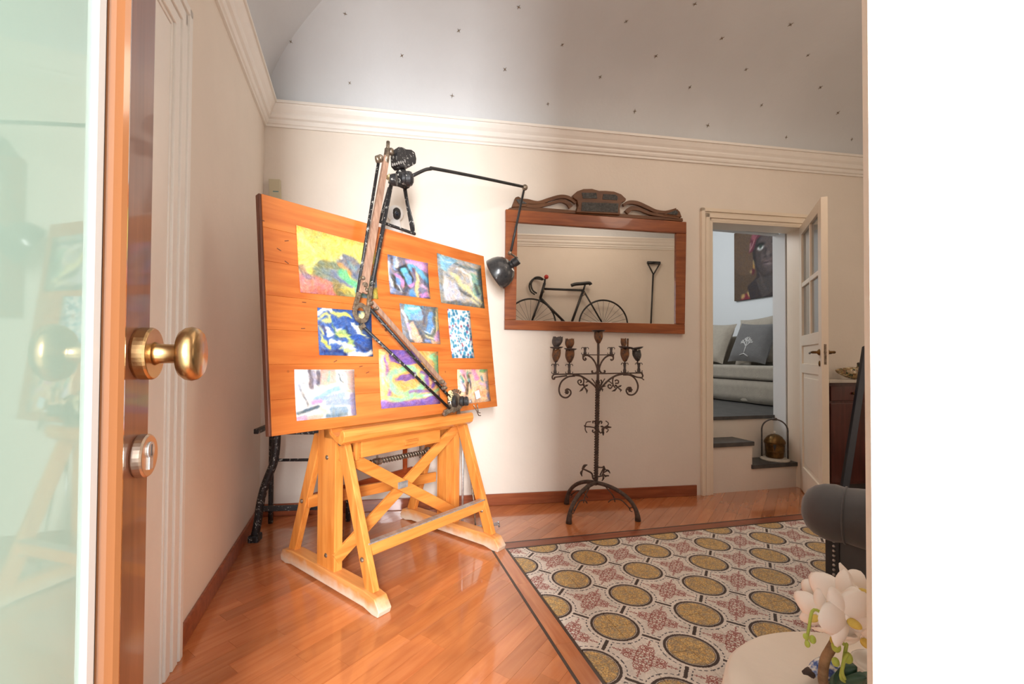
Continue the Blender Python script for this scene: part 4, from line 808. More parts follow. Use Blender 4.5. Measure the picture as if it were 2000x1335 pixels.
sheet('small pink and orange painting with brush and flower marks behind the drafting head', [(892, 721.2), (951.5, 720.6), (958, 783), (896, 790)], paint(160, 160, (240, 186, 140), [
    ('s', (226, 130, 170), .14, [(.5, .06), (.6, .3)]), ('s', (206, 196, 216), .12, [(.1, .3), (.16, .6)]), ('s', (236, 150, 170), .16, [(.15, .06), (.3, .2)]), ('s', (90, 150, 140), .07, [(.12, .2), (.14, .34)]), ('s', (90, 160, 130), .06, [(.34, .06), (.36, .4)]), ('s', (120, 90, 100), .03, [(.1, .35), (.22, .6)]), ('s', (110, 84, 90), .035, [(.22, .16), (.26, .5)]), ('s', (96, 80, 80), .05, [(.38, .1), (.4, .56)]), ('s', (100, 140, 140), .08, [(.75, .24), (.78, .32)]), ('s', (120, 130, 190), .07, [(.92, .4), (.94, .6)]), ('s', (130, 120, 180), .07, [(.94, .76), (.94, .94)]), ('s', (120, 160, 90), .1, [(.75, .06), (.95, .04)]), ('s', (240, 170, 190), .1, [(.7, .45), (.86, .5)]), ('s', (226, 130, 110), .05, [(.6, .6), (.8, .8)]), ('s', (240, 160, 90), .12, [(.5, .75), (.8, .7)])], 91, .06, .14))
# ------------------------------------------------------------------ drafting machine (counterweighted arm)
D = .075
dm = thing('drafting_machine', 'old articulated drafting machine with counterweighted arm across the board', 'drafting machine', PB(893, 785, .03))
def bar(name, a, b, wpx, th_, mt_, d0=D, d1=None, bev=.001):
    A = PB(*a, d0); B = PB(*b, d0 if d1 is None else d1); dep = (A-CAM).dot(FW); m = MB(); m.beam(A, B, wpx*dep/FPX, th_, BX); return obj(name, m, mt_, dm, bevel=bev)
bar('upper_bar', (755, 306), (711, 572), 12, .012, M['brownmetal'], .075)
bar('upper_bar', (750, 318), (703, 572), 6, .016, M['brownmetal'], .070)
for k, (x0, x1, y0, y1, wpx) in enumerate(((739, 697, 318, 582, 6), (764, 722, 360, 582, 8))):
    m = MB().tube([PB(x0, y0, .062), PB(x1, y1, .062)], wpx/2*2.35/FPX, 10); obj('black_rod', m, M['blackworn'], dm, smooth=True)
bar('lower_bar', (726, 590), (870, 752), 10, .010, M['brownmetal'], .070, .05)
m = MB().tube([PB(722, 602, .055), PB(879, 776, .045)], .0085, 10); obj('black_rod', m, M['blackworn'], dm, smooth=True)
m = MB().tube([PB(703, 632, .06), PB(878, 797, .045)], .008, 10); obj('black_rod', m, M['blackworn'], dm, smooth=True)
# elbow casting: ring plate with two lugs
c = PB(705, 611, .065); r0 = .050; m = MB(); n = 28; vs = []
for zz in (-.005, .005):
    for rr_ in (.027, r0):
        for k in range(n):
            a_ = 2*math.pi*k/n; vs.append(c+BX*math.cos(a_)*rr_*.92+BY*math.sin(a_)*rr_+BN*zz)
fs = []
for k in range(n):
    k2 = (k+1) % n; fs += [(k, k2, n+k2, n+k), (2*n+k2, 2*n+k, 3*n+k, 3*n+k2), (n+k, n+k2, 3*n+k2, 3*n+k), (k2, k, 2*n+k, 2*n+k2)]
m.add(vs, fs); m.beam(PB(692, 604, .065), PB(701, 572, .068), .022, .012, BX); m.beam(PB(718, 610, .065), PB(724, 560, .068), .020, .012, BX)
m.beam(PB(712, 634, .065), PB(703, 641, .065), .02, .012, BX)
obj('elbow_ring', m, M['metal'], dm, bevel=.0015)
for x, y, r in ((713, 556, .016), (709, 543, .012), (716, 566, .013), (725, 592, .012), (736, 602, .009), (865, 745, .012), (870, 757, .012)):
    m = MB().lathe(PB(x, y, .078), BN, [(0, -.02), (r, -.02), (r, .0), (r*.7, .008), (r*.35, .010), (0, .010)], 14); obj('pivot', m, M['metal'], dm, smooth=False)
# head pivot at top
m = MB(); m.tube([PB(758, 277, .06), PB(757, 296, .065)], .010, 10); m.tube([PB(757, 292, .07), PB(753, 318, .07)], .016, 12); obj('top_spindle', m, M['metal'], dm, smooth=True)
for x, y in ((739, 311), (744, 309), (765, 296)):
    m = MB().lathe(PB(x, y, .07), BN+BX*.6, [(0, -.012), (.019, -.012), (.021, 0), (.015, .010), (0, .012)], 16); obj('pivot', m, M['metal'], dm, smooth=True)
for x, y in ((760, 345), (767, 352)):
    m = MB().lathe(PB(x, y, .07), BN, [(0, -.014), (.014, -.014), (.014, .008), (.006, .014), (0, .014)], 6); obj('clamp_nut', m, mat('old_brass_nut', (196, 176, 132), .4, metal=.6), dm)
# black counterweight box
cw4 = [(766, 294), (774, 296), (779, 299), (790, 300), (797, 305), (800, 318), (799, 327), (786, 334), (770, 334), (763, 326), (762, 306)]
m = MB().prism([PB(x, y, .03) for x, y in cw4], BN*.06); cwb = obj('counterweight', m, M['blackworn'], dm, bevel=.005)
for k in range(7):
    a = PB(767+k*4.0, 322-k*1.2, .0905); m = MB().frame(a, BX, BY, BN, -.004, .0035, -.007, .009-(k % 3)*.002, -.001, .0015); obj('cast_mark', m, M['steel'], cwb)
m = MB().prism([PB(x, y, .03) for x, y in ((772, 335), (784, 334), (796, 362), (792, 371), (780, 366), (757, 358), (758, 352), (776, 352))], BN*.035); obj('bracket_plate', m, M['blackworn'], dm, bevel=.004)
# bracket legs clamped on the board top edge
m = MB(); m.beam(PB(790, 366, .02), PB(806, 455, -.005), .016, .014, BX); m.beam(PB(760, 366, .02), PB(742, 432, -.005), .012, .012, BX)
m.tube([PB(793, 368, .03), PB(796, 392, .03), PB(808, 440, .02), PB(809, 455, .0)], .005, 8)
m.beam(PB(735, 430, .004), PB(811, 457, .004), .014, .012, BY); obj('bracket', m, M['blackworn'], dm, bevel=.002)
# protractor head
c = PB(891, 783, .04)
m = MB().lathe(c, BN, [(0, -.022), (.052, -.022), (.056, -.012), (.05, -.004), (.046, .0), (0, .0)], 28); obj('protractor_disc', m, M['metal'], dm)
for k in range(14):
    a_ = math.radians(50+k*15); p = c+(BX*math.cos(a_)+BY*math.sin(a_))*.055; m = MB(); m.beam(p, p+(BX*math.cos(a_)+BY*math.sin(a_))*.016, .008, .008, BN); obj('vernier_tab', m, M['metal'], dm, bevel=.001)
for k, (x, r) in enumerate(((889, .034), (903, .030), (911, .027))):
    cc_ = PB(x, 783, .055+.022*k); m = MB().lathe(cc_, (BN+BX*.55), [(0, -.012), (r*.96, -.012), (r, -.006), (r, .004), (r*.9, .010), (0, .010)], 24); obj('knob', m, M['black'], dm, smooth=False, bevel=.002)
m = MB().lathe(PB(921, 783, .10), (BN+BX*.55), [(0, -.01), (.012, -.01), (.012, 0), (0, .001)], 14); obj('knob_cap', m, M['steel'], dm)
m = MB(); m.beam(PB(912, 770, .07), PB(914, 745, .07), .013, .008, BX); obj('index_lever', m, M['metal'], dm, bevel=.001)
m = MB().frame(PB(933, 770, .05), (BX+BY*.25).normalized(), (BY-BX*.25).normalized(), BN, -.019, .019, -.024, .024, -.003, .002); obj('label_plate', m, mat('pale_blue_card', (206, 228, 240), .5), dm)
m = MB(); m.beam(PB(868, 806, .03), PB(884, 798, .04), .03, .016, BY); m.beam(PB(884, 800, .04), PB(900, 790, .04), .036, .016, BY); m.tube([PB(866, 806, .04), PB(870, 810, .04)], .012, 8); obj('arm_clamp', m, M['metal'], dm, bevel=.003)
for k in range(9):
    a_ = k*.7; p = PB(880, 772, .05)+BX*math.cos(a_)*.012+BY*math.sin(a_)*.02; m = MB().tube(arc(p, .009, 0, 320, 8, BX, BY), .003, 5); obj('scroll_wire', m, mat('pale_wire', (226, 208, 160), .5) if k == 0 else bpy.data.materials['pale_wire'], dm, smooth=True)
m = MB().tube([PB(925, 790, .05), PB(931, 802, .04), PB(935, 811, .03), PB(939, 811, .03)], .003, 6); m.tube([PB(932, 788, .04), PB(934, 805, .03), PB(938, 806, .03)], .003, 6); obj('wire_hook', m, M['metal'], dm, smooth=True)
m = MB(); m.beam(PB(896, 812, .01), PB(895, 790, .03), .02, .012, BX); obj('clamp_foot', m, M['metal'], dm)
# ------------------------------------------------------------------ lamp on its swing arm
FL = -.235
lampo = thing('swing_arm_lamp', 'black swing arm lamp with rounded metal shade reaching toward the mirror', 'lamp', PF(792, 348, FL))
def lp_(x, y, o=0): return PF(x, y, FL+o)
m = MB().lathe(lp_(795, 349), (FV+UW*.8), [(0, -.03), (.024, -.03), (.03, -.02), (.03, -.004), (.038, -.002), (.038, .012), (.034, .024), (.02, .032), (0, .034)], 20); obj('arm_pivot', m, M['blackworn'], lampo, smooth=False, bevel=.002)
m = MB().lathe(lp_(786, 351), (FV+UW*.8), [(0, -.06), (.028, -.06), (.032, -.03), (0, -.03)], 20); obj('pivot_base', m, M['blackworn'], lampo)
J1 = (806, 343); JB = (832, 331); JC = (850, 329.5); J2 = (1020, 364)
m = MB().tube(smoothline([lp_(*J1), lp_(820, 336), lp_(*JB), lp_(842, 329.5), lp_(*JC), lp_(935, 346), lp_(*J2)], 6), .0095, 10); obj('upper_arm', m, M['black'], lampo, smooth=True)
m = MB().ball(lp_(1025, 366), .021, 14); obj('joint', m, M['metal'], lampo, smooth=True)
m = MB().tube([lp_(1023, 372), lp_(998, 490)], .008, 10); obj('lower_arm', m, M['black'], lampo, smooth=True)
m = MB().ball(lp_(996, 494), .014, 12); obj('joint', m, M['metal'], lampo, smooth=True)
ctr = lp_(980, 532); ax = (lp_(975, 527)-lp_(1013, 505)); ax = (-RT*.85-UP*.50+FW*.34).normalized()
tip = lp_(1010, 509)
m = MB().lathe(tip, ax, [(0, -.012), (.026, -.012), (.030, -.006), (.031, .030), (.026, .034), (.026, .046), (.034, .052), (.036, .056)], 24); obj('lamp_holder', m, M['black'], lampo, smooth=False, bevel=.0015)
shp = [(.034, .050), (.055, .058), (.078, .075), (.097, .100), (.108, .130), (.113, .165), (.114, .178)]
m = MB(); m.lathe(tip, ax, shp, 32, cap=False); obj('lamp_shade', m, mat('enamel_black', (40, 41, 43), .28, coat=.4, c2=(60, 60, 60), nscale=70), lampo, smooth=True, solid=.002)
m = MB().ball(tip+ax*.10, .03, 12); obj('bulb', m, M['white'], lampo, smooth=True)
m = MB().tube([tip+ZV*.02, lp_(996, 494)], .007, 8); obj('shade_stem', m, M['metal'], lampo)
# ------------------------------------------------------------------ black iron stand behind the board
FI = None
fl0 = onz(497, 1056); fr0 = onz(663, 1051); ie = (fr0-fl0).normalized(); inn = V((ie.y, -ie.x, 0))
def PI_(x, y, t=0): return pln(x, y, fl0+inn*t, inn)
iron = thing('iron_stand', 'chipped black iron stand with curved legs standing behind the drafting board', 'stand', fl0.lerp(fr0, .5))
m = MB(); pts = [PI_(541, 840), PI_(540, 862), PI_(538, 885), PI_(534, 905), PI_(524, 930), PI_(515, 955), PI_(508, 985), PI_(504, 1015), PI_(499, 1040), PI_(497, 1050)]
m.tube(smoothline(pts, 3), .024, 8, flat=ie); obj('leg', m, M['blackworn'], iron, smooth=True)
m = MB(); m.frame(PI_(497, 1050), ie, inn, ZV, -.03, .03, -.05, .03, -.045, .02); obj('leg_foot', m, M['blackworn'], iron, bevel=.01)
m = MB().tube(smoothline([PI_(661, 840), PI_(663, 900), PI_(661, 960), PI_(663, 1000), PI_(662, 1040)], 3), .016, 8); obj('leg', m, M['blackworn'], iron, smooth=True)
m = MB(); m.frame(PI_(662, 1040), ie, inn, ZV, -.022, .022, -.03, .03, -.03, .01); obj('leg_foot', m, M['blackworn'], iron, bevel=.006)
m = MB(); m.beam(PI_(510, 993), PI_(663, 988), .032, .02, ZV); obj('cross_rail', m, M['blackworn'], iron, bevel=.004)
m = MB(); m.tube([PI_(541, 898), PI_(662, 897)], .009, 8); obj('cross_rail', m, M['blackworn'], iron, smooth=True)
a = PI_(541, 842); b = PI_(661, 842); m = MB(); m.beam(a-ie*.05, b+ie*.05, .03, .05, ZV); obj('top_rail', m, M['blackworn'], iron, bevel=.004)
for p_ in (fl0, fr0):
    q_ = p_-inn*.26; 
    m = MB().tube(smoothline([V((q_.x, q_.y, a.z)), V((q_.x, q_.y, .4)), V((q_.x, q_.y, .01))], 3), .016, 8); obj('leg', m, M['blackworn'], iron, smooth=True)
    m = MB(); m.beam(V((q_.x, q_.y, a.z)), V((p_.x, p_.y, a.z)), .03, .03, ZV); obj('top_rail', m, M['blackworn'], iron, bevel=.004)
# ------------------------------------------------------------------ small wall devices
m = MB(); 
def wbox(px, t0, t1, name, mt_, label, cat, bev=.003):
    P = [onwall(x, y, t0) for x, y in px]; o = thing(name, label, cat, (P[0]+P[2])/2); obj('housing', MB().prism(P, WN*(t1-t0)), mt_, o, bevel=bev); return o
o = wbox([(527, 352), (549, 353), (550, 392), (528, 391)], 0, .03, 'wall_sensor', M['ivory'], 'small ivory alarm sensor on the wall above the board corner', 'sensor')
m = MB().prism([onwall(x, y, .03) for x, y in ((533, 372.5), (544, 373), (544, 375), (533, 374.5))], WN*.0008); obj('indicator', m, mat('teal_print', (110, 150, 150), .5), o)
sc_ = thing('security_camera', 'small white security camera with black lens on the wall behind the board', 'camera', onwall(770, 440, .0))
m = MB().ball(onwall(772, 417, .075), .058, 20); obj('camera_head', m, M['white'], sc_, smooth=True)
hdv = (CAM-onwall(772, 417, .075)); hdv = (hdv.normalized()+RT*.25).normalized(); c_ = onwall(772, 417, .075)
m = MB().lathe(c_, hdv, [(0, .040), (.040, .041), (.0415, .0445), (.036, .051), (.018, .0585), (0, .060)], 22, sx=.75, ref=RT); obj('lens_face', m, M['black'], sc_, smooth=True)
m = MB().lathe(c_, hdv, [(0, .055), (.012, .056), (.013, .061), (.006, .064), (0, .064)], 16); obj('lens', m, M['navy'], sc_, smooth=True)
m = MB().lathe(onwall(772, 417, .07)-ZV*.04, -ZV, [(0, 0), (.03, 0), (.034, .01), (.045, .05), (.058, .10), (.06, .115), (0, .116)], 24); obj('camera_base', m, M['white'], sc_, smooth=True)
m = MB(); P = onwall(770, 452, 0); m.frame(P, WD, WN, ZV, -.06, .06, -.0, .13, -.03, -.015); obj('bracket', m, M['white'], sc_, bevel=.002)
# ------------------------------------------------------------------ lantern on the lower tread
lz = .215; lc = V((2.672, .738, lz)); lan = thing('brass_lantern', 'brass lidded brazier with arched iron handle on the lower slate step', 'lantern', lc)
m = MB().lathe(lc, ZV, [(0, 0), (.108, 0), (.112, .008), (.105, .022), (0, .024)], 28); obj('stone_base', m, mat('pale_stone', (214, 206, 192), .7, noise=.2, nscale=20), lan, bevel=.002)
m = MB().lathe(lc, ZV, [(0, .024), (.062, .024), (.066, .03), (.070, .075), (.074, .078), (.072, .082), (.074, .135), (.078, .140), (.078, .150), (.0, .150)], 28); obj('body', m, M['brassd'], lan, smooth=False, bevel=.001)
m = MB().lathe(lc, ZV, [(.082, .150), (.082, .158), (.074, .178), (.055, .205), (.03, .222), (.0, .228)], 28); obj('lid', m, M['brassd'], lan, smooth=True)
m = MB().lathe(lc+ZV*.228, ZV, [(0, 0), (.008, 0), (.006, .008), (.010, .014), (.005, .022), (0, .023)], 12); obj('lid_knob', m, M['ceramic'], lan, smooth=True)
hn = (CAM-lc); hn.z = 0; hn.normalize(); hs_ = V((-hn.y, hn.x, 0))
m = MB().prism([lc+hn*.077+hs_*a+ZV*z for a, z in ((-.012, .145), (.012, .145), (.008, .12), (.0, .085), (-.008, .12))], hn*.004); obj('air_slot', m, M['black'], lan)
m = MB().tube([lc+hs_*-.095+ZV*.022, lc+hs_*-.095+ZV*.26]+arc(lc+ZV*.26, .095, 180, 0, 14, hs_, ZV)+[lc+hs_*.095+ZV*.022], .006, 8); m.tube([lc+ZV*.355-hs_*.018, lc+ZV*.355+hs_*.018], .011, 8); obj('handle', m, M['ironsocket'], lan, smooth=True)
# ------------------------------------------------------------------ upper room sofa, cushions, portrait
SX = 3.36; sof = thing('linen_sofa', 'beige linen daybed sofa against the wall of the upper room', 'sofa', (3.7, 2.3, UZ))
zs = UZ+.44
m = MB().box(SX+.02, XU-.02, 1.30, 3.9, UZ+.02, UZ+.24); obj('frame', m, M['linen'], sof, bevel=.01)
m = MB()
def skf(u, v): y = 1.27+u*2.65; return (SX+.012+.008*math.sin(u*9)*(1-v)+.006*math.sin(u*40)*(1-v), y, UZ+.012+v*(.25))
m.grid(skf, 60, 4); obj('skirt', m, M['linen'], sof, smooth=True, solid=.006)
m = MB().box(SX-.02, XU-.25, 1.28, 3.9, UZ+.27, zs-.01); obj('seat_cushion', m, M['linen'], sof, bevel=.035, seg=4)
m = MB().box(XU-.24, XU-.02, 1.28, 3.9, UZ+.24, zs+.36); obj('backrest', m, M['linen'], sof, bevel=.05, seg=4)
def pillow_mesh(w_, h_, t):
    m = MB()
    for sg in (1, -1):
        def fn(u, v, sg=sg):
            a = u*2-1; b = v*2-1; k = max(0, (1-a**4)*(1-b**4))**.45; pin = 1+.05*(abs(a)*abs(b))**3; return (a*w_/2*(1-.04*(1-b*b))*pin, sg*t/2*k, b*h_/2*(1-.04*(1-a*a))*pin)
        m2 = MB().grid(fn, 15, 15); m.add(m2.v, m2.f if sg < 0 else [f[::-1] for f in m2.f])
    return m
def pillow(label, cpos, yawd, tilt, w_, h_, mt_, grp, roll=0):
    mx = Matrix.Translation(V(cpos)) @ Matrix.Rotation(math.radians(yawd), 4, 'Z') @ Matrix.Rotation(math.radians(tilt), 4, 'X') @ Matrix.Rotation(math.radians(roll), 4, 'Y')
    p = pillow_mesh(w_, h_, .15); m = MB(); m.v = [tuple(mx @ V(q)) for q in p.v]; m.f = p.f
    o = obj('cushion', m, mt_, smooth=True, label=label, cat='cushion', group=grp); return o, mx
# the pillow front (local -y) faces -x : yaw -90
G = 'cushions on the upper room sofa'
pillow('beige cushion at the far left of the sofa behind the dark one', (3.72, 3.50, zs+.27), -90, -14, .5, .5, M['linen'], G)
o1, m1 = pillow('dark grey cushion with pale motif at the left of the sofa', (3.54, 3.10, zs+.235), -84, -18, .46, .46, M['linend'], G, 4)
pillow('plain beige cushion in the middle between the two dark ones', (3.66, 2.58, zs+.275), -86, -20, .54, .52, M['linen'], G, 5)
pillow('tall beige cushion behind the coral print cushion', (3.76, 1.98, zs+.29), -92, -12, .56, .56, M['linen'], G, -4)
o2, m2 = pillow('dark grey cushion with white coral print at the right', (3.56, 1.84, zs+.25), -88, -22, .50, .48, M['linend'], G, 3)
M['print'] = mat('white_print', (206, 204, 200), .8)
def coral(o, mx, cx=0, cz=0, s=1.0, seed=1):
    r = random.Random(seed); m = MB()
    def surf(x, z):
        a = x/.25; b = z/.24; k = max(0, (1-a**4)*(1-b**4))**.45; return mx @ V((x, -.075*k-.002, z))
    def br(x, z, an, L, dp):
        x2 = x+math.cos(an)*L; z2 = z+math.sin(an)*L; n = 3
        m.tube([surf(x+(x2-x)*i/n, z+(z2-z)*i/n) for i in range(n+1)], .005*(.8+dp*.15), 5)
        if dp > 0:
            for da in (-.7, .1, .75): br(x2, z2, an+da*r.uniform(.7, 1.2), L*r.uniform(.6, .8), dp-1)
    br(cx, cz-.16*s, 1.57, .08*s, 3); m.tube([surf(cx-.06*s, cz-.19*s), surf(cx, cz-.17*s), surf(cx+.06*s, cz-.2*s)], .006, 5)
    o_ = obj('coral_print', m, M['print'], smooth=True); o_.parent = o
coral(o2, m2, .0, .0, .95, 4); coral(o1, m1, -.02, .02, .8, 9)
# portrait canvas on upper room wall, facing -x ; visible left part toward +y
py0 = 2.66; pw = .93; pz0, pz1 = 1.88, 2.81
sk = (66, 54, 52); skd = (50, 40, 40); skl = (88, 72, 68)
pops = [
    ('e', (96, 70, 50), .2, .3, .25, .35), ('p', (120, 30, 44), [(.05, 1.05), (.2, .92), (.36, .84), (.42, 1.05)]), ('e', (186, 146, 84), .16, .95, .03, .04, 40), ('e', (176, 140, 80), .27, .93, .03, .05, -30), ('e', (186, 150, 90), .34, .97, .025, .04),
    ('p', skd, [(.36, .86), (.5, .78), (.52, .6), (.85, .6), (.88, .8), (1.02, .88), (1.02, 1.05), (.42, 1.05)]), ('p', (70, 60, 56), [(.5, .8), (.66, .74), (.9, .8), (1.0, .9), (.6, 1.0)]),
    ('e', skd, .66, .42, .205, .33), ('e', sk, .68, .43, .18, .3), ('e', skl, .7, .46, .12, .2), ('e', (70, 58, 56), .62, .36, .06, .05), ('e', skl, .7, .22, .14, .06),
    ('p', (96, 34, 48), [(.38, .36), (.40, .16), (.5, .04), (.7, -.02), (.95, .06), (.98, .16), (.8, .12), (.62, .13), (.5, .2), (.46, .36)]), ('s', (190, 130, 130), .016, [(.42, .3), (.48, .16), (.54, .1)]), ('s', (200, 150, 150), .014, [(.66, .09), (.85, .05)]), ('e', (150, 70, 80), .46, .14, .04, .05), ('e', (120, 44, 60), .5, .1, .03, .04), ('s', (206, 160, 160), .012, [(.4, .33), (.405, .22)]),
    ('s', (36, 30, 30), .03, [(.46, .36), (.47, .54)]), ('e', (24, 22, 22), .575, .275, .065, .03, -8), ('e', (232, 236, 232), .575, .315, .05, .027, -10), ('e', (34, 50, 44), .575, .295, .026, .026), ('e', (24, 22, 22), .82, .275, .06, .03, 8), ('e', (232, 236, 232), .82, .31, .045, .026, 8), ('e', (34, 50, 44), .815, .295, .026, .026),
    ('s', skd, .02, [(.66, .34), (.655, .44)]), ('e', (104, 88, 82), .70, .44, .03, .035), ('e', (40, 32, 32), .66, .485, .02, .012), ('e', (40, 32, 32), .745, .485, .02, .012), ('p', (110, 84, 84), [(.6, .57), (.68, .545), (.71, .555), (.74, .545), (.82, .57), (.71, .59)]), ('p', (96, 76, 76), [(.6, .575), (.71, .59), (.82, .575), (.76, .635), (.66, .635)]), ('s', (30, 24, 24), .01, [(.6, .572), (.71, .588), (.82, .572)]), ('e', (170, 150, 146), .71, .61, .025, .008), ('e', (82, 68, 66), .71, .70, .05, .03),
    ('e', (196, 140, 60), .455, .60, .014, .055), ('s', (200, 180, 120), .008, [(.455, .5), (.455, .56)]), ('e', (90, 30, 40), .44, .68, .035, .04), ('e', (180, 150, 90), .41, .675, .016, .024), ('s', (90, 78, 74), .012, [(.55, .72), (.66, .92)])]
def _mv(x, y): return (x-.12, y if y < .3 else .3+(y-.3)*.84 if y < .75 else .678+(y-.75)*1.29)
for i_ in range(5, len(pops)):
    o_ = list(pops[i_])
    if o_[0] == 'e': o_[2], o_[3] = _mv(o_[2], o_[3])
    else: o_[-1] = [_mv(*p_) for p_ in o_[-1]]
    pops[i_] = tuple(o_)
pim = paint(320, 320, (84, 62, 44), pops, 5, .012, .14, smear=.15)
m = MB().box(XU-.035, XU-.001, py0-pw, py0, pz0, pz1); pcan = obj('portrait_canvas', m, mat('canvas_edge', (48, 36, 30), .8), label='square dark portrait canvas of a woman in a red headwrap on the upper room wall', cat='painting', bevel=.002)
m = MB().add([(XU-.0365, py0, pz0), (XU-.0365, py0-pw, pz0), (XU-.0365, py0-pw, pz1), (XU-.0365, py0, pz1)], [(0, 1, 2, 3)])
obj('painted_face', m, imat('portrait_paint', pim, .6, .3, .1), pcan, uv=[(0, 0), (1, 0), (1, 1), (0, 1)], solid=.001)
# ------------------------------------------------------------------ cabinet behind the open door
s0 = ws((2.84, .55, 0)); cab = thing('mahogany_cabinet', 'dark mahogany cabinet with pale marble top behind the open door', 'cabinet', A0+WD*(s0+.6)+WN*.08)
m = MB(); bw(m, s0, s0+1.3, .015, .16, .08, .904); obj('body', m, M['mahog'], cab, bevel=.004)
m = MB(); bw(m, s0-.0, s0+1.3, .015, .155, 0, .08); obj('plinth', m, M['black'], cab)
m = MB(); bw(m, s0-.01, s0+1.32, .012, .19, .905, .93); obj('marble_top', m, M['ceramic'], cab, bevel=.004)
for k in range(3):
    m = MB(); bw(m, s0+.02+k*.43, s0+.43+k*.43, .161, .172, .76, .88); d_ = obj('drawer', m, M['mahog'], cab, bevel=.004)
    m = MB().ball(A0+WD*(s0+.225+k*.43)+WN*.182+ZV*.82, .012, 10); obj('knob', m, M['brassd'], d_, smooth=True)
    m = MB(); bw(m, s0+.02+k*.43, s0+.43+k*.43, .161, .170, .10, .74); obj('door', m, M['mahog'], cab, bevel=.004)
# mottled ceramic bird dish
def camp(t): return A0+WN*t
bz = .932; bc = pln(1658, 725, A0+WN*.10, WN); bc.z = bz
brd_ = thing('ceramic_bird', 'mottled green and cream ceramic bird dish standing on the marble top', 'ornament', bc)
N = NT('mottled_glaze'); tc = N.n('ShaderNodeTexCoord'); t = N.n('ShaderNodeTexVoronoi', i_Scale=60.0); N.l(tc.outputs['Object'], t.inputs['Vector']); N.l(ramp(N, t.outputs['Color'], [(.2, lin((70, 84, 64))), (.45, lin((190, 160, 110))), (.6, lin((110, 70, 50))), (.85, lin((216, 200, 160)))]), N.p.inputs['Base Color']); N.p.inputs['Roughness'].default_value = .2
m = MB(); e1 = WD
prof_ = [(-.13, .075, .004), (-.11, .07, .018), (-.06, .062, .034), (0, .055, .05), (.05, .05, .055), (.08, .06, .04), (.095, .08, .024), (.10, .105, .016), (.105, .12, .018), (.10, .135, .006)]
m.tube([bc+e1*a+ZV*z for a, z, r in prof_], [r*.95 for a, z, r in prof_], 16); obj('body', m, N.m, brd_, smooth=True)
m = MB().ball(bc+e1*.095+ZV*.128, .012, 10); obj('crest', m, M['ironsocket'], brd_, smooth=True)
# leaning navy post and low dark bench behind the sofa
a = atd(1650, 948, 3.25); b = atd(1690, 690, 3.62); d_ = (b-a).normalized(); t_ = a.z/(-d_.z); foot = a-d_*(a.z/d_.z)
m = MB(); m.beam(foot+d_*.02, b+d_*.06, .048, .03, RT); pst = obj('leaning_post', m, M['navy'], bevel=.004, label='dark navy wooden post leaning beside the mahogany cabinet', cat='post')
# ------------------------------------------------------------------ charcoal chesterfield sofa at right
dep = 1.5; E0 = atd(1615, 1045, dep)
ad = V((.66, -.10, 0)); vd = V((ray(1640, 700).x, ray(1640, 700).y, 0)).normalized(); ax_ = V((vd.y, -vd.x, 0)).normalized()   # image right
ax_ = (ax_-vd*.12).normalized(); on = V((ax_.y, -ax_.x, 0)); 
if on.dot(CAM-E0) < 0: on = -on
ch = thing('chesterfield_sofa', 'charcoal rolled arm sofa with silver nailhead trim at the tiled floor edge', 'sofa', V((E0.x, E0.y, 0))+ax_*.8-on*.4)
def cf(m, a0, a1, n0, n1, z0, z1): return m.frame(V((E0.x, E0.y, 0)), ax_, on, ZV, a0, a1, n0, n1, z0, z1)
zr = .575; rr_ = .092
m = MB(); cf(m, 0, .95, -.12, 0, .06, zr); obj('arm_panel', m, M['velvet'], ch, bevel=.01, seg=3)
m = MB(); cf(m, -.004, .034, -.11, .006, .06, zr-.02); obj('arm_front_trim', m, M['velvetd'], ch, bevel=.004)
o0 = V((E0.x, E0.y, zr))
pr = [(0, -.072), (.035, -.068), (.062, -.055), (.080, -.034), (.090, -.010), (.094, .02), (.088, .048), (.092, .075), (.096, .12), (.096, .5), (.096, .93), (.06, .96), (0, .97)]
m = MB(); m.lathe(o0-on*.02+ZV*.01, ax_, [(r, h) for r, h in pr], 32); obj('rolled_arm', m, M['velvet'], ch, smooth=True)
m = MB().tube(arc(o0-on*.02+ZV*.01+ax_*.048, .0905, 0, 360, 40, on, ZV), .0028, 6, cap=False); obj('piping', m, M['velvet'], ch, smooth=True)
for k in range(30):
    z = .08+k*.0155
    if z > zr-.03: break
    m = MB().ball(V((E0.x, E0.y, z))+ax_*.019+on*.0075, .0048, 8, (1, 1, 1)); obj('nailhead', m, M['steel'], ch, smooth=True)
m = MB(); cf(m, .05, .95, -1.5, -.121, .06, .36); obj('base', m, M['velvet'], ch, bevel=.02)
m = MB(); cf(m, .04, .72, -1.38, -.135, .361, .47); obj('seat_cushion', m, M['velvet'], ch, bevel=.04, seg=4)
m = MB(); cf(m, .74, .95, -1.5, -.13, .361, .66); obj('backrest', m, M['velvet'], ch, bevel=.05, seg=4)
m = MB(); m.lathe(V((E0.x, E0.y, zr+.02))-on*.13+ax_*.86, -on, [(0, 0), (.09, .005), (.096, .03), (.096, 1.34), (0, 1.36)], 28); obj('rolled_back', m, M['velvet'], ch, smooth=True)
m = MB(); cf(m, .3, .95, -1.5, -1.39, .06, zr); m.lathe(V((E0.x, E0.y, zr+.01))-on*1.46+ax_*.36, ax_, [(0, -.06), (.09, -.02), (.096, .1), (.096, .57), (0, .6)], 28); obj('arm_panel', m, M['velvet'], ch)
for a, n in ((.05, -.06), (.88, -.06), (.05, -1.42), (.88, -1.42)):
    m = MB().lathe(V((E0.x, E0.y, 0))+ax_*a+on*n, ZV, [(0, 0), (.018, 0), (.026, .03), (.03, .06), (0, .06)], 12); obj('foot', m, M['black'], ch)
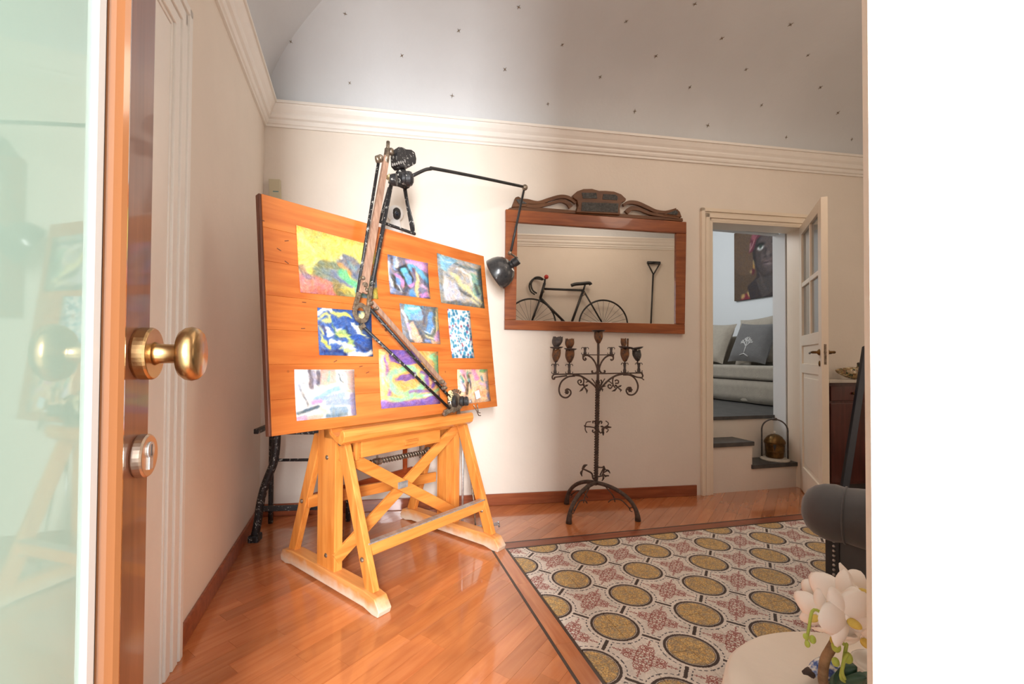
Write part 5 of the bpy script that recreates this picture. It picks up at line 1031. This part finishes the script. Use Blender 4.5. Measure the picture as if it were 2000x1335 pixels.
# ------------------------------------------------------------------ round side table with cloth
tcx, tcy, tr_, tz = .072, -1.93, .276, .50
tb = thing('side_table', 'small round side table under the cream cloth with orchids', 'table', (tcx, tcy, 0))
m = MB().lathe((tcx, tcy, 0), ZV, [(0, tz-.03), (tr_-.012, tz-.03), (tr_-.008, tz-.018), (tr_-.012, tz-.006), (0, tz-.006)], 40); obj('table_top', m, M['walnut'], tb)
m = MB().lathe((tcx, tcy, 0), ZV, [(0, 0), (.14, 0), (.13, .02), (.03, .05), (.025, tz-.06), (.08, tz-.03), (0, tz-.03)], 20); obj('pedestal', m, M['walnut'], tb, smooth=True)
m = MB(); nk = 120
rs = [(0, 0), (.1, 0), (.2, 0), (.25, 0), (.268, -.002), (tr_, -.010), (tr_+.004, -.03), (tr_+.008, -.10), (tr_+.014, -.22), (tr_+.02, -.36), (tr_+.024, -.47)]
def clf(u, v):
    i = v*(len(rs)-1); k = min(int(i), len(rs)-2); t = i-k; r = rs[k][0]*(1-t)+rs[k+1][0]*t; z = rs[k][1]*(1-t)+rs[k+1][1]*t
    an = u*2*math.pi; drop = max(0, -z-.005); fold = math.sin(an*13+.6*math.sin(an*3))*.05*min(1, drop*3.2); fold = max(-.012, fold) if drop < .5 else fold
    wr = (.004*math.sin(an*3+r*26)*r/.25+.0035*math.sin(r*55*math.cos(an)+an*2)) if z > -.003 else 0
    return (tcx+math.cos(an)*(max(r, .001)+fold), tcy+math.sin(an)*(max(r, .001)+fold)*(1 if math.sin(an) > -.2 else .98), tz+z+max(0, wr))
m.grid(clf, nk, 34, wrapu=True); m.v = [(x, max(y, YE+.004), z) for x, y, z in m.v]
obj('tablecloth', m, M['cloth'], smooth=True, solid=.003, label='cream pleated tablecloth draped over the round side table', cat='tablecloth')
# blue and white ceramic bird
c = onz(1602, 1328, tz+.006); side = RT.copy(); side.z = 0; side.normalize(); fwd = V((-side.y, side.x, 0))
cb = thing('porcelain_bird', 'small blue and white porcelain bird on the cream tablecloth', 'ornament', c)
N = NT('blue_white_glaze'); tc = N.n('ShaderNodeTexCoord'); t = N.n('ShaderNodeTexNoise', i_Scale=70.0, i_Detail=3.0); N.l(tc.outputs['Object'], t.inputs['Vector']); N.l(ramp(N, t.outputs['Fac'], [(.44, lin((226, 224, 218))), (.52, lin((120, 140, 186))), (.58, lin((60, 84, 150)))]), N.p.inputs['Base Color']); N.p.inputs['Roughness'].default_value = .15
px_ = dict(a=(1583, 1312), b=(1592, 1309), c=(1604, 1306), d=(1618, 1304), e=(1630, 1308), f=(1640, 1314))
dd = (c-CAM).dot(FW)
m = MB().tube([atd(*px_[k], dd) for k in 'abcdef'], [.008, .013, .017, .020, .016, .006], 16); obj('body', m, N.m, cb, smooth=True)
m = MB().tube([atd(1568, 1313, dd), atd(1576, 1311, dd), atd(1585, 1312, dd)], [.003, .006, .010], 10); obj('beak', m, M['rust'], cb, smooth=True)
m = MB().tube([atd(1604, 1318, dd), V(tuple(c)[:2]+(tz+.004,))+side*.0], .003, 6); m.tube([atd(1612, 1318, dd), V(tuple(c)[:2]+(tz+.004,))+side*.012], .003, 6); obj('leg', m, M['black'], cb)
# orchid
od = .70
pc = V((-.02, -2.03, tz+.006)); pc = atd(1735, 1420, .76); pc.z = tz+.006
orc = thing('orchid_plant', 'white orchid with yellow lips and curved branch on the cream table', 'orchid', pc)
m = MB().lathe(pc, ZV, [(0, 0), (.035, 0), (.046, .03), (.05, .07), (.045, .072), (.038, .06), (0, .06)], 24); obj('pot', m, M['ceramic'], orc, smooth=True)
top = pc+ZV*.06
m = MB().tube(smoothline([top, top+ZV*.02, atd(1640, 1400, .73), atd(1610, 1340, .72), atd(1608, 1310, .715), atd(1612, 1286, .71), atd(1622, 1268, .70), atd(1632, 1250, .70), atd(1640, 1225, .70)], 5), .0068, 10); obj('branch', m, M['branch'], orc, smooth=True)
m = MB().tube(smoothline([top, atd(1650, 1330, .70), atd(1648, 1290, .69), atd(1655, 1240, .69), atd(1650, 1180, .70), atd(1660, 1130, .71)], 5), .0025, 7)
m.tube(smoothline([atd(1650, 1260, .69), atd(1625, 1215, .70), atd(1590, 1190, .70), atd(1580, 1225, .70), atd(1575, 1255, .70)], 5), .0022, 7)
m.tube(smoothline([atd(1650, 1325, .69), atd(1645, 1310, .68), atd(1648, 1290, .68), atd(1656, 1275, .68)], 5), .0022, 7); obj('stem', m, M['bud'], orc, smooth=True)
for k, (x0, y0, x1, y1, wl) in enumerate(((1650, 1345, 1690, 1320, .022), (1640, 1350, 1672, 1300, .018), (1648, 1350, 1640, 1322, .016), (1660, 1350, 1720, 1338, .024))):
    a = atd(x0, y0, .72); b = atd(x1, y1, .68+.02*k); ax2 = (b-a); sd = ax2.cross(FW).normalized(); m = MB()
    def lfn(u, v, a=a, ax2=ax2, sd=sd, wl=wl): w2 = wl*math.sin(min(1, v*.95+.05)*math.pi)**.7; return a+ax2*v+sd*(u-.5)*2*w2+FW*(-.012*(1-(2*u-1)**2)+.01*v)
    m.grid(lfn, 7, 9); obj('leaf', m, M['leaf'], orc, smooth=True, solid=.0012)
def petal(c, d, nrm, L, Wd, cup, parent, mt_, name='petal', tw=0):
    d = V(d).normalized(); nrm = V(nrm).normalized(); s_ = d.cross(nrm).normalized(); m = MB()
    def fn(u, v):
        a = (u-.5)*2; w2 = Wd/2*(math.sin(math.pi*min(1, v**.75*.96+.02)))**.62; return V(c)+d*L*v+s_*a*w2+nrm*(cup*math.sin(v*math.pi)*.6-cup*.9*a*a*math.sin(v*math.pi)+cup*.3*v+tw*a*v)
    m.grid(fn, 9, 10); return obj(name, m, mt_, parent, smooth=True, solid=.0008)
def flower(x, y, depth, r, look, up, label=None):
    """r = petal length in metres; look: flower facing direction"""
    c = atd(x, y, depth); nrm = V(look).normalized(); up = (V(up)-nrm*V(up).dot(nrm)).normalized(); sd = up.cross(nrm)
    fl = MB().ball(c, r*.12, 8); f = obj('blossom', fl, M['petal'], orc, smooth=True)
    for an, L, wd in ((90, 1.0, .62), (215, .95, .60), (325, .95, .60)):
        a = math.radians(an); petal(c-nrm*.002, sd*math.cos(a)+up*math.sin(a), nrm, r*L, r*wd, r*.22, f, M['petal'])
    for an in (20, 160):
        a = math.radians(an); petal(c+nrm*.001, sd*math.cos(a)+up*math.sin(a), nrm, r*1.02, r*1.0, r*.25, f, M['petal'])
    petal(c+nrm*.004, nrm*.8-up*.6, up, r*.42, r*.32, r*.12, f, M['yellow'], 'lip')
toC = (CAM-atd(1640, 1180, .7)).normalized(); R3, U3 = RT, UP
flower(1638, 1172, .70, .048, toC*.5-R3*.9+U3*.15, U3+R3*.1)
flower(1652, 1205, .66, .046, toC*.8+R3*.5-U3*.2, U3-R3*.4)
flower(1600, 1200, .72, .042, toC*.35-R3*.9-U3*.1, U3-R3*.2)
flower(1606, 1165, .74, .036, toC*.3-R3*.8+U3*.4, U3-R3*.5)
flower(1672, 1150, .72, .040, toC*.6+R3*.6+U3*.1, U3)
flower(1682, 1240, .68, .034, toC*.7+R3*.3-U3*.5, U3-R3*.3)
flower(1628, 1232, .69, .034, toC*.4+R3*.2-U3*.8, R3*.8+U3*.3)
for x, y, r in ((1587, 1248, .0055), (1577, 1257, .0045), (1633, 1262, .0075), (1656, 1284, .0075), (1632, 1292, .006), (1573, 1242, .004)):
    m = MB().ball(atd(x, y, .685), r, 10, (.85, .85, 1.15)); obj('bud', m, M['bud'], orc, smooth=True)
# ------------------------------------------------------------------ entrance door leaf (glazed) at left
PH = math.radians(2.75); LNI = V((math.cos(PH), math.sin(PH), 0)); LDI = V((-math.sin(PH), math.cos(PH), 0)); LP = V((-1.115, -1.687, 0))
def sl(px, t=0): return (pln(px, 690, LP+LNI*t, LNI)-LP).dot(LDI)
el = thing('glazed_entrance_door', 'brown wooden entrance door leaf with frosted green glass and brass knob', 'door', LP-LDI*.56)
def ef(m, s0, s1, t0, t1, z0, z1): return m.frame(LP, LDI, LNI, ZV, s0, s1, t0, t1, z0, z1)
ZT = 2.3; S1 = sl(293); A_, B_, C_, D_ = sl(243), sl(201, -.012), sl(194, -.012), sl(175, -.012)
m = MB(); ef(m, A_, S1, -.04, 0, .01, ZT); obj('stile', m, M['walnut'], el, bevel=.003)
dm_ = A_-B_
m = MB().prism([LP+LDI*(A_-.0005-dm_*k)+LNI*t+ZV*.20 for k, t in ((0, -.04), (0, -.001), (.15, .004), (.4, .005), (.65, .001), (.85, -.006), (1, -.012), (1, -.04))], ZV*(ZT-.32)); obj('moulding', m, mat('amber_moulding', (150, 96, 58), .16, coat=.8), el, bevel=.003)
m = MB(); ef(m, C_, B_-.001, -.03, -.014, .20, ZT-.12); obj('seal', m, M['black'], el)
m = MB(); ef(m, D_, C_-.0005, -.03, -.010, .20, ZT-.12); obj('glazing_bead', m, M['white'], el, bevel=.003)
HS = -.56
m = MB(); ef(m, HS+.08, D_-.0005, -.024, -.016, .20, ZT-.12); obj('glass', m, M['frost'], el)
m = MB(); ef(m, HS+.08, A_-.001, -.04, 0, .01, .199); ef(m, HS+.08, A_-.001, -.04, 0, ZT-.119, ZT); obj('rail', m, M['walnut'], el, bevel=.003)
m = MB(); ef(m, HS, HS+.0795, -.04, 0, .01, ZT); obj('stile', m, M['walnut'], el, bevel=.003)
K = 1.36
kc = pln(272, 690, LP, LNI)
def kp(l): return [(r*K, h_*K) for r, h_ in l]
m = MB().lathe(kc, LNI, kp([(0, 0), (.0265, 0), (.0275, .003), (.0275, .012), (.026, .0145), (.012, .0145), (0, .0145)]), 40); kn = obj('knob', m, M['brass'], el, bevel=.0008)
m = MB().lathe(kc, LNI, kp([(0, .0145), (.0125, .0145), (.0105, .018), (.0100, .034), (.0125, .037), (0, .037)]), 28); obj('knob_neck', m, M['brass'], kn, smooth=True)
m = MB().lathe(kc, LNI, kp([(0, .0365), (.017, .0366), (.0245, .039), (.028, .0435), (.0292, .049), (.0275, .0545), (.0235, .058), (.0, .0590)]), 44); obj('knob_head', m, M['brass'], kn, smooth=True)
lk = pln(269, 890, LP, LNI)
m = MB().lathe(lk, LNI, kp([(0, 0), (.0215, 0), (.0225, .002), (.0225, .009), (.021, .011), (0, .011)]), 36); lko = obj('lock_rose', m, M['nickel'], el, bevel=.0006)
m = MB().lathe(lk+ZV*.008, LNI, kp([(0, .0111), (.0085, .0111), (.0085, .0125), (0, .0125)]), 20); m.frame(lk, LDI, LNI, ZV, -.006, .006, .0151, .017, -.019, .004); obj('lock_cylinder', m, M['steel'], lko)
m = MB().frame(lk+ZV*.008, LDI, LNI, ZV, -.0014, .0014, .0171, .0175, -.008, .008); obj('key_slot', m, M['black'], lko)
# door frame around the entrance opening
m = MB(); m.box(-1.139, -1.11, yo, YE-.05, 0, 2.34); obj('trim_entrance', m, M['walnut'], kind='structure')
# ------------------------------------------------------------------ bicycle and spade hanging on the entrance wall (seen in the mirror)
yb = YE+.09
bik = thing('bicycle', 'black racing bicycle hanging on the wall reflected in the mirror', 'bicycle', (1.55, yb, 1.18))
def B3(x, z, y=0): return V((x, yb+y, z))
RH = (2.07, 1.56); FH = (1.02, 1.56); BBp = (1.58, 1.52); RR = .355
for nm, (hx, hz) in (('front_wheel', FH), ('rear_wheel', RH)):
    m = MB().tube(arc(B3(hx, hz), RR, 0, 360, 56, V((1, 0, 0)), ZV), .012, 8, cap=False); wv = obj('wheel', m, M['bike'], bik, smooth=True)
    m = MB().tube([B3(hx, hz, -.04), B3(hx, hz, .04)], .02, 12); obj('wheel_hub', m, M['bike'], wv, smooth=True)
    for k in range(24):
        a = 2*math.pi*k/24; obj('spoke', MB().tube([B3(hx+.018*math.cos(a+.5), hz+.018*math.sin(a+.5)), B3(hx+RR*math.cos(a), hz+RR*math.sin(a))], .0022, 5), M['bike'], wv)
HT, HB, STt = (1.20, 2.06), (1.155, 1.93), (1.775, 2.05)
for a, b, r in ((HT, STt, .016), (HB, BBp, .018), (STt, BBp, .017), (STt, RH, .012), (BBp, RH, .012), ((1.215, 2.14), HB, .02), (HB, FH, .014)):
    obj('frame_tube', MB().tube([B3(*a), B3(*b)], r, 10), M['bike'], bik, smooth=True)
obj('seat_post', MB().tube([B3(*STt), B3(1.80, 2.13)], .013, 10), M['bike'], bik, smooth=True)
m = MB().tube(smoothline([B3(1.60, 2.115), B3(1.66, 2.135), B3(1.76, 2.145), B3(1.86, 2.155), B3(1.885, 2.13)], 5), .024, 10); obj('saddle', m, M['bike'], bik, smooth=True)
for yy in (-.06, .06):
    obj('handlebar', MB().tube(smoothline([B3(1.19, 2.19, yy*.3), B3(1.13, 2.21, yy), B3(1.06, 2.20, yy), B3(1.01, 2.12, yy), B3(1.03, 2.03, yy), B3(1.09, 1.98+.1*abs(yy), yy)], 6), .012, 8), M['bike'], bik, smooth=True)
obj('stem', MB().tube([B3(1.215, 2.14), B3(1.22, 2.20)], .014, 8), M['bike'], bik)
obj('bell', MB().ball(B3(1.235, 2.225, .02), .032, 12), M['red'], bik, smooth=True, label='red round bell')
m = MB().lathe(B3(*BBp, -.02), (0, 1, 0), [(0, 0), (.09, 0), (.09, .006), (0, .006)], 24); m.beam(B3(*BBp, .03), B3(1.70, 1.42, .03), .02, .012, ZV); m.beam(B3(*BBp, -.03), B3(1.46, 1.62, -.03), .02, .012, ZV); obj('crankset', m, M['bike'], bik)
for x, z in ((1.78, 2.0), (1.2, 2.03)):
    m = MB().tube([V((x, YE, z-.02)), V((x, yb+.02, z-.02)), V((x, yb+.02, z+.02))], .008, 8); obj('wall_hook', m, M['metal'], bik)
spd = thing('garden_spade', 'long black iron spade with triangular grip hanging on the mirrored wall', 'spade', (2.80, YE+.03, 1.3))
ys_ = YE+.035
m = MB().tube([V((2.835, ys_, 2.31)), V((2.79, ys_, 1.35))], .012, 8); obj('shaft', m, M['bike'], spd, smooth=True)
for sg in (-.095, .095): obj('grip_arm', MB().tube([V((2.84, ys_, 2.31)), V((2.845+sg, ys_, 2.475))], .010, 8), M['bike'], spd, smooth=True)
obj('grip', MB().tube([V((2.75, ys_, 2.48)), V((2.94, ys_, 2.48))], .022, 10), M['bike'], spd, smooth=True)
m = MB().prism([(2.70, ys_+.006, 1.36), (2.88, ys_+.006, 1.36), (2.88, ys_+.006, 1.18), (2.79, ys_+.006, 1.08), (2.70, ys_+.006, 1.18)], (0, -.012, 0)); obj('blade', m, M['bike'], spd)
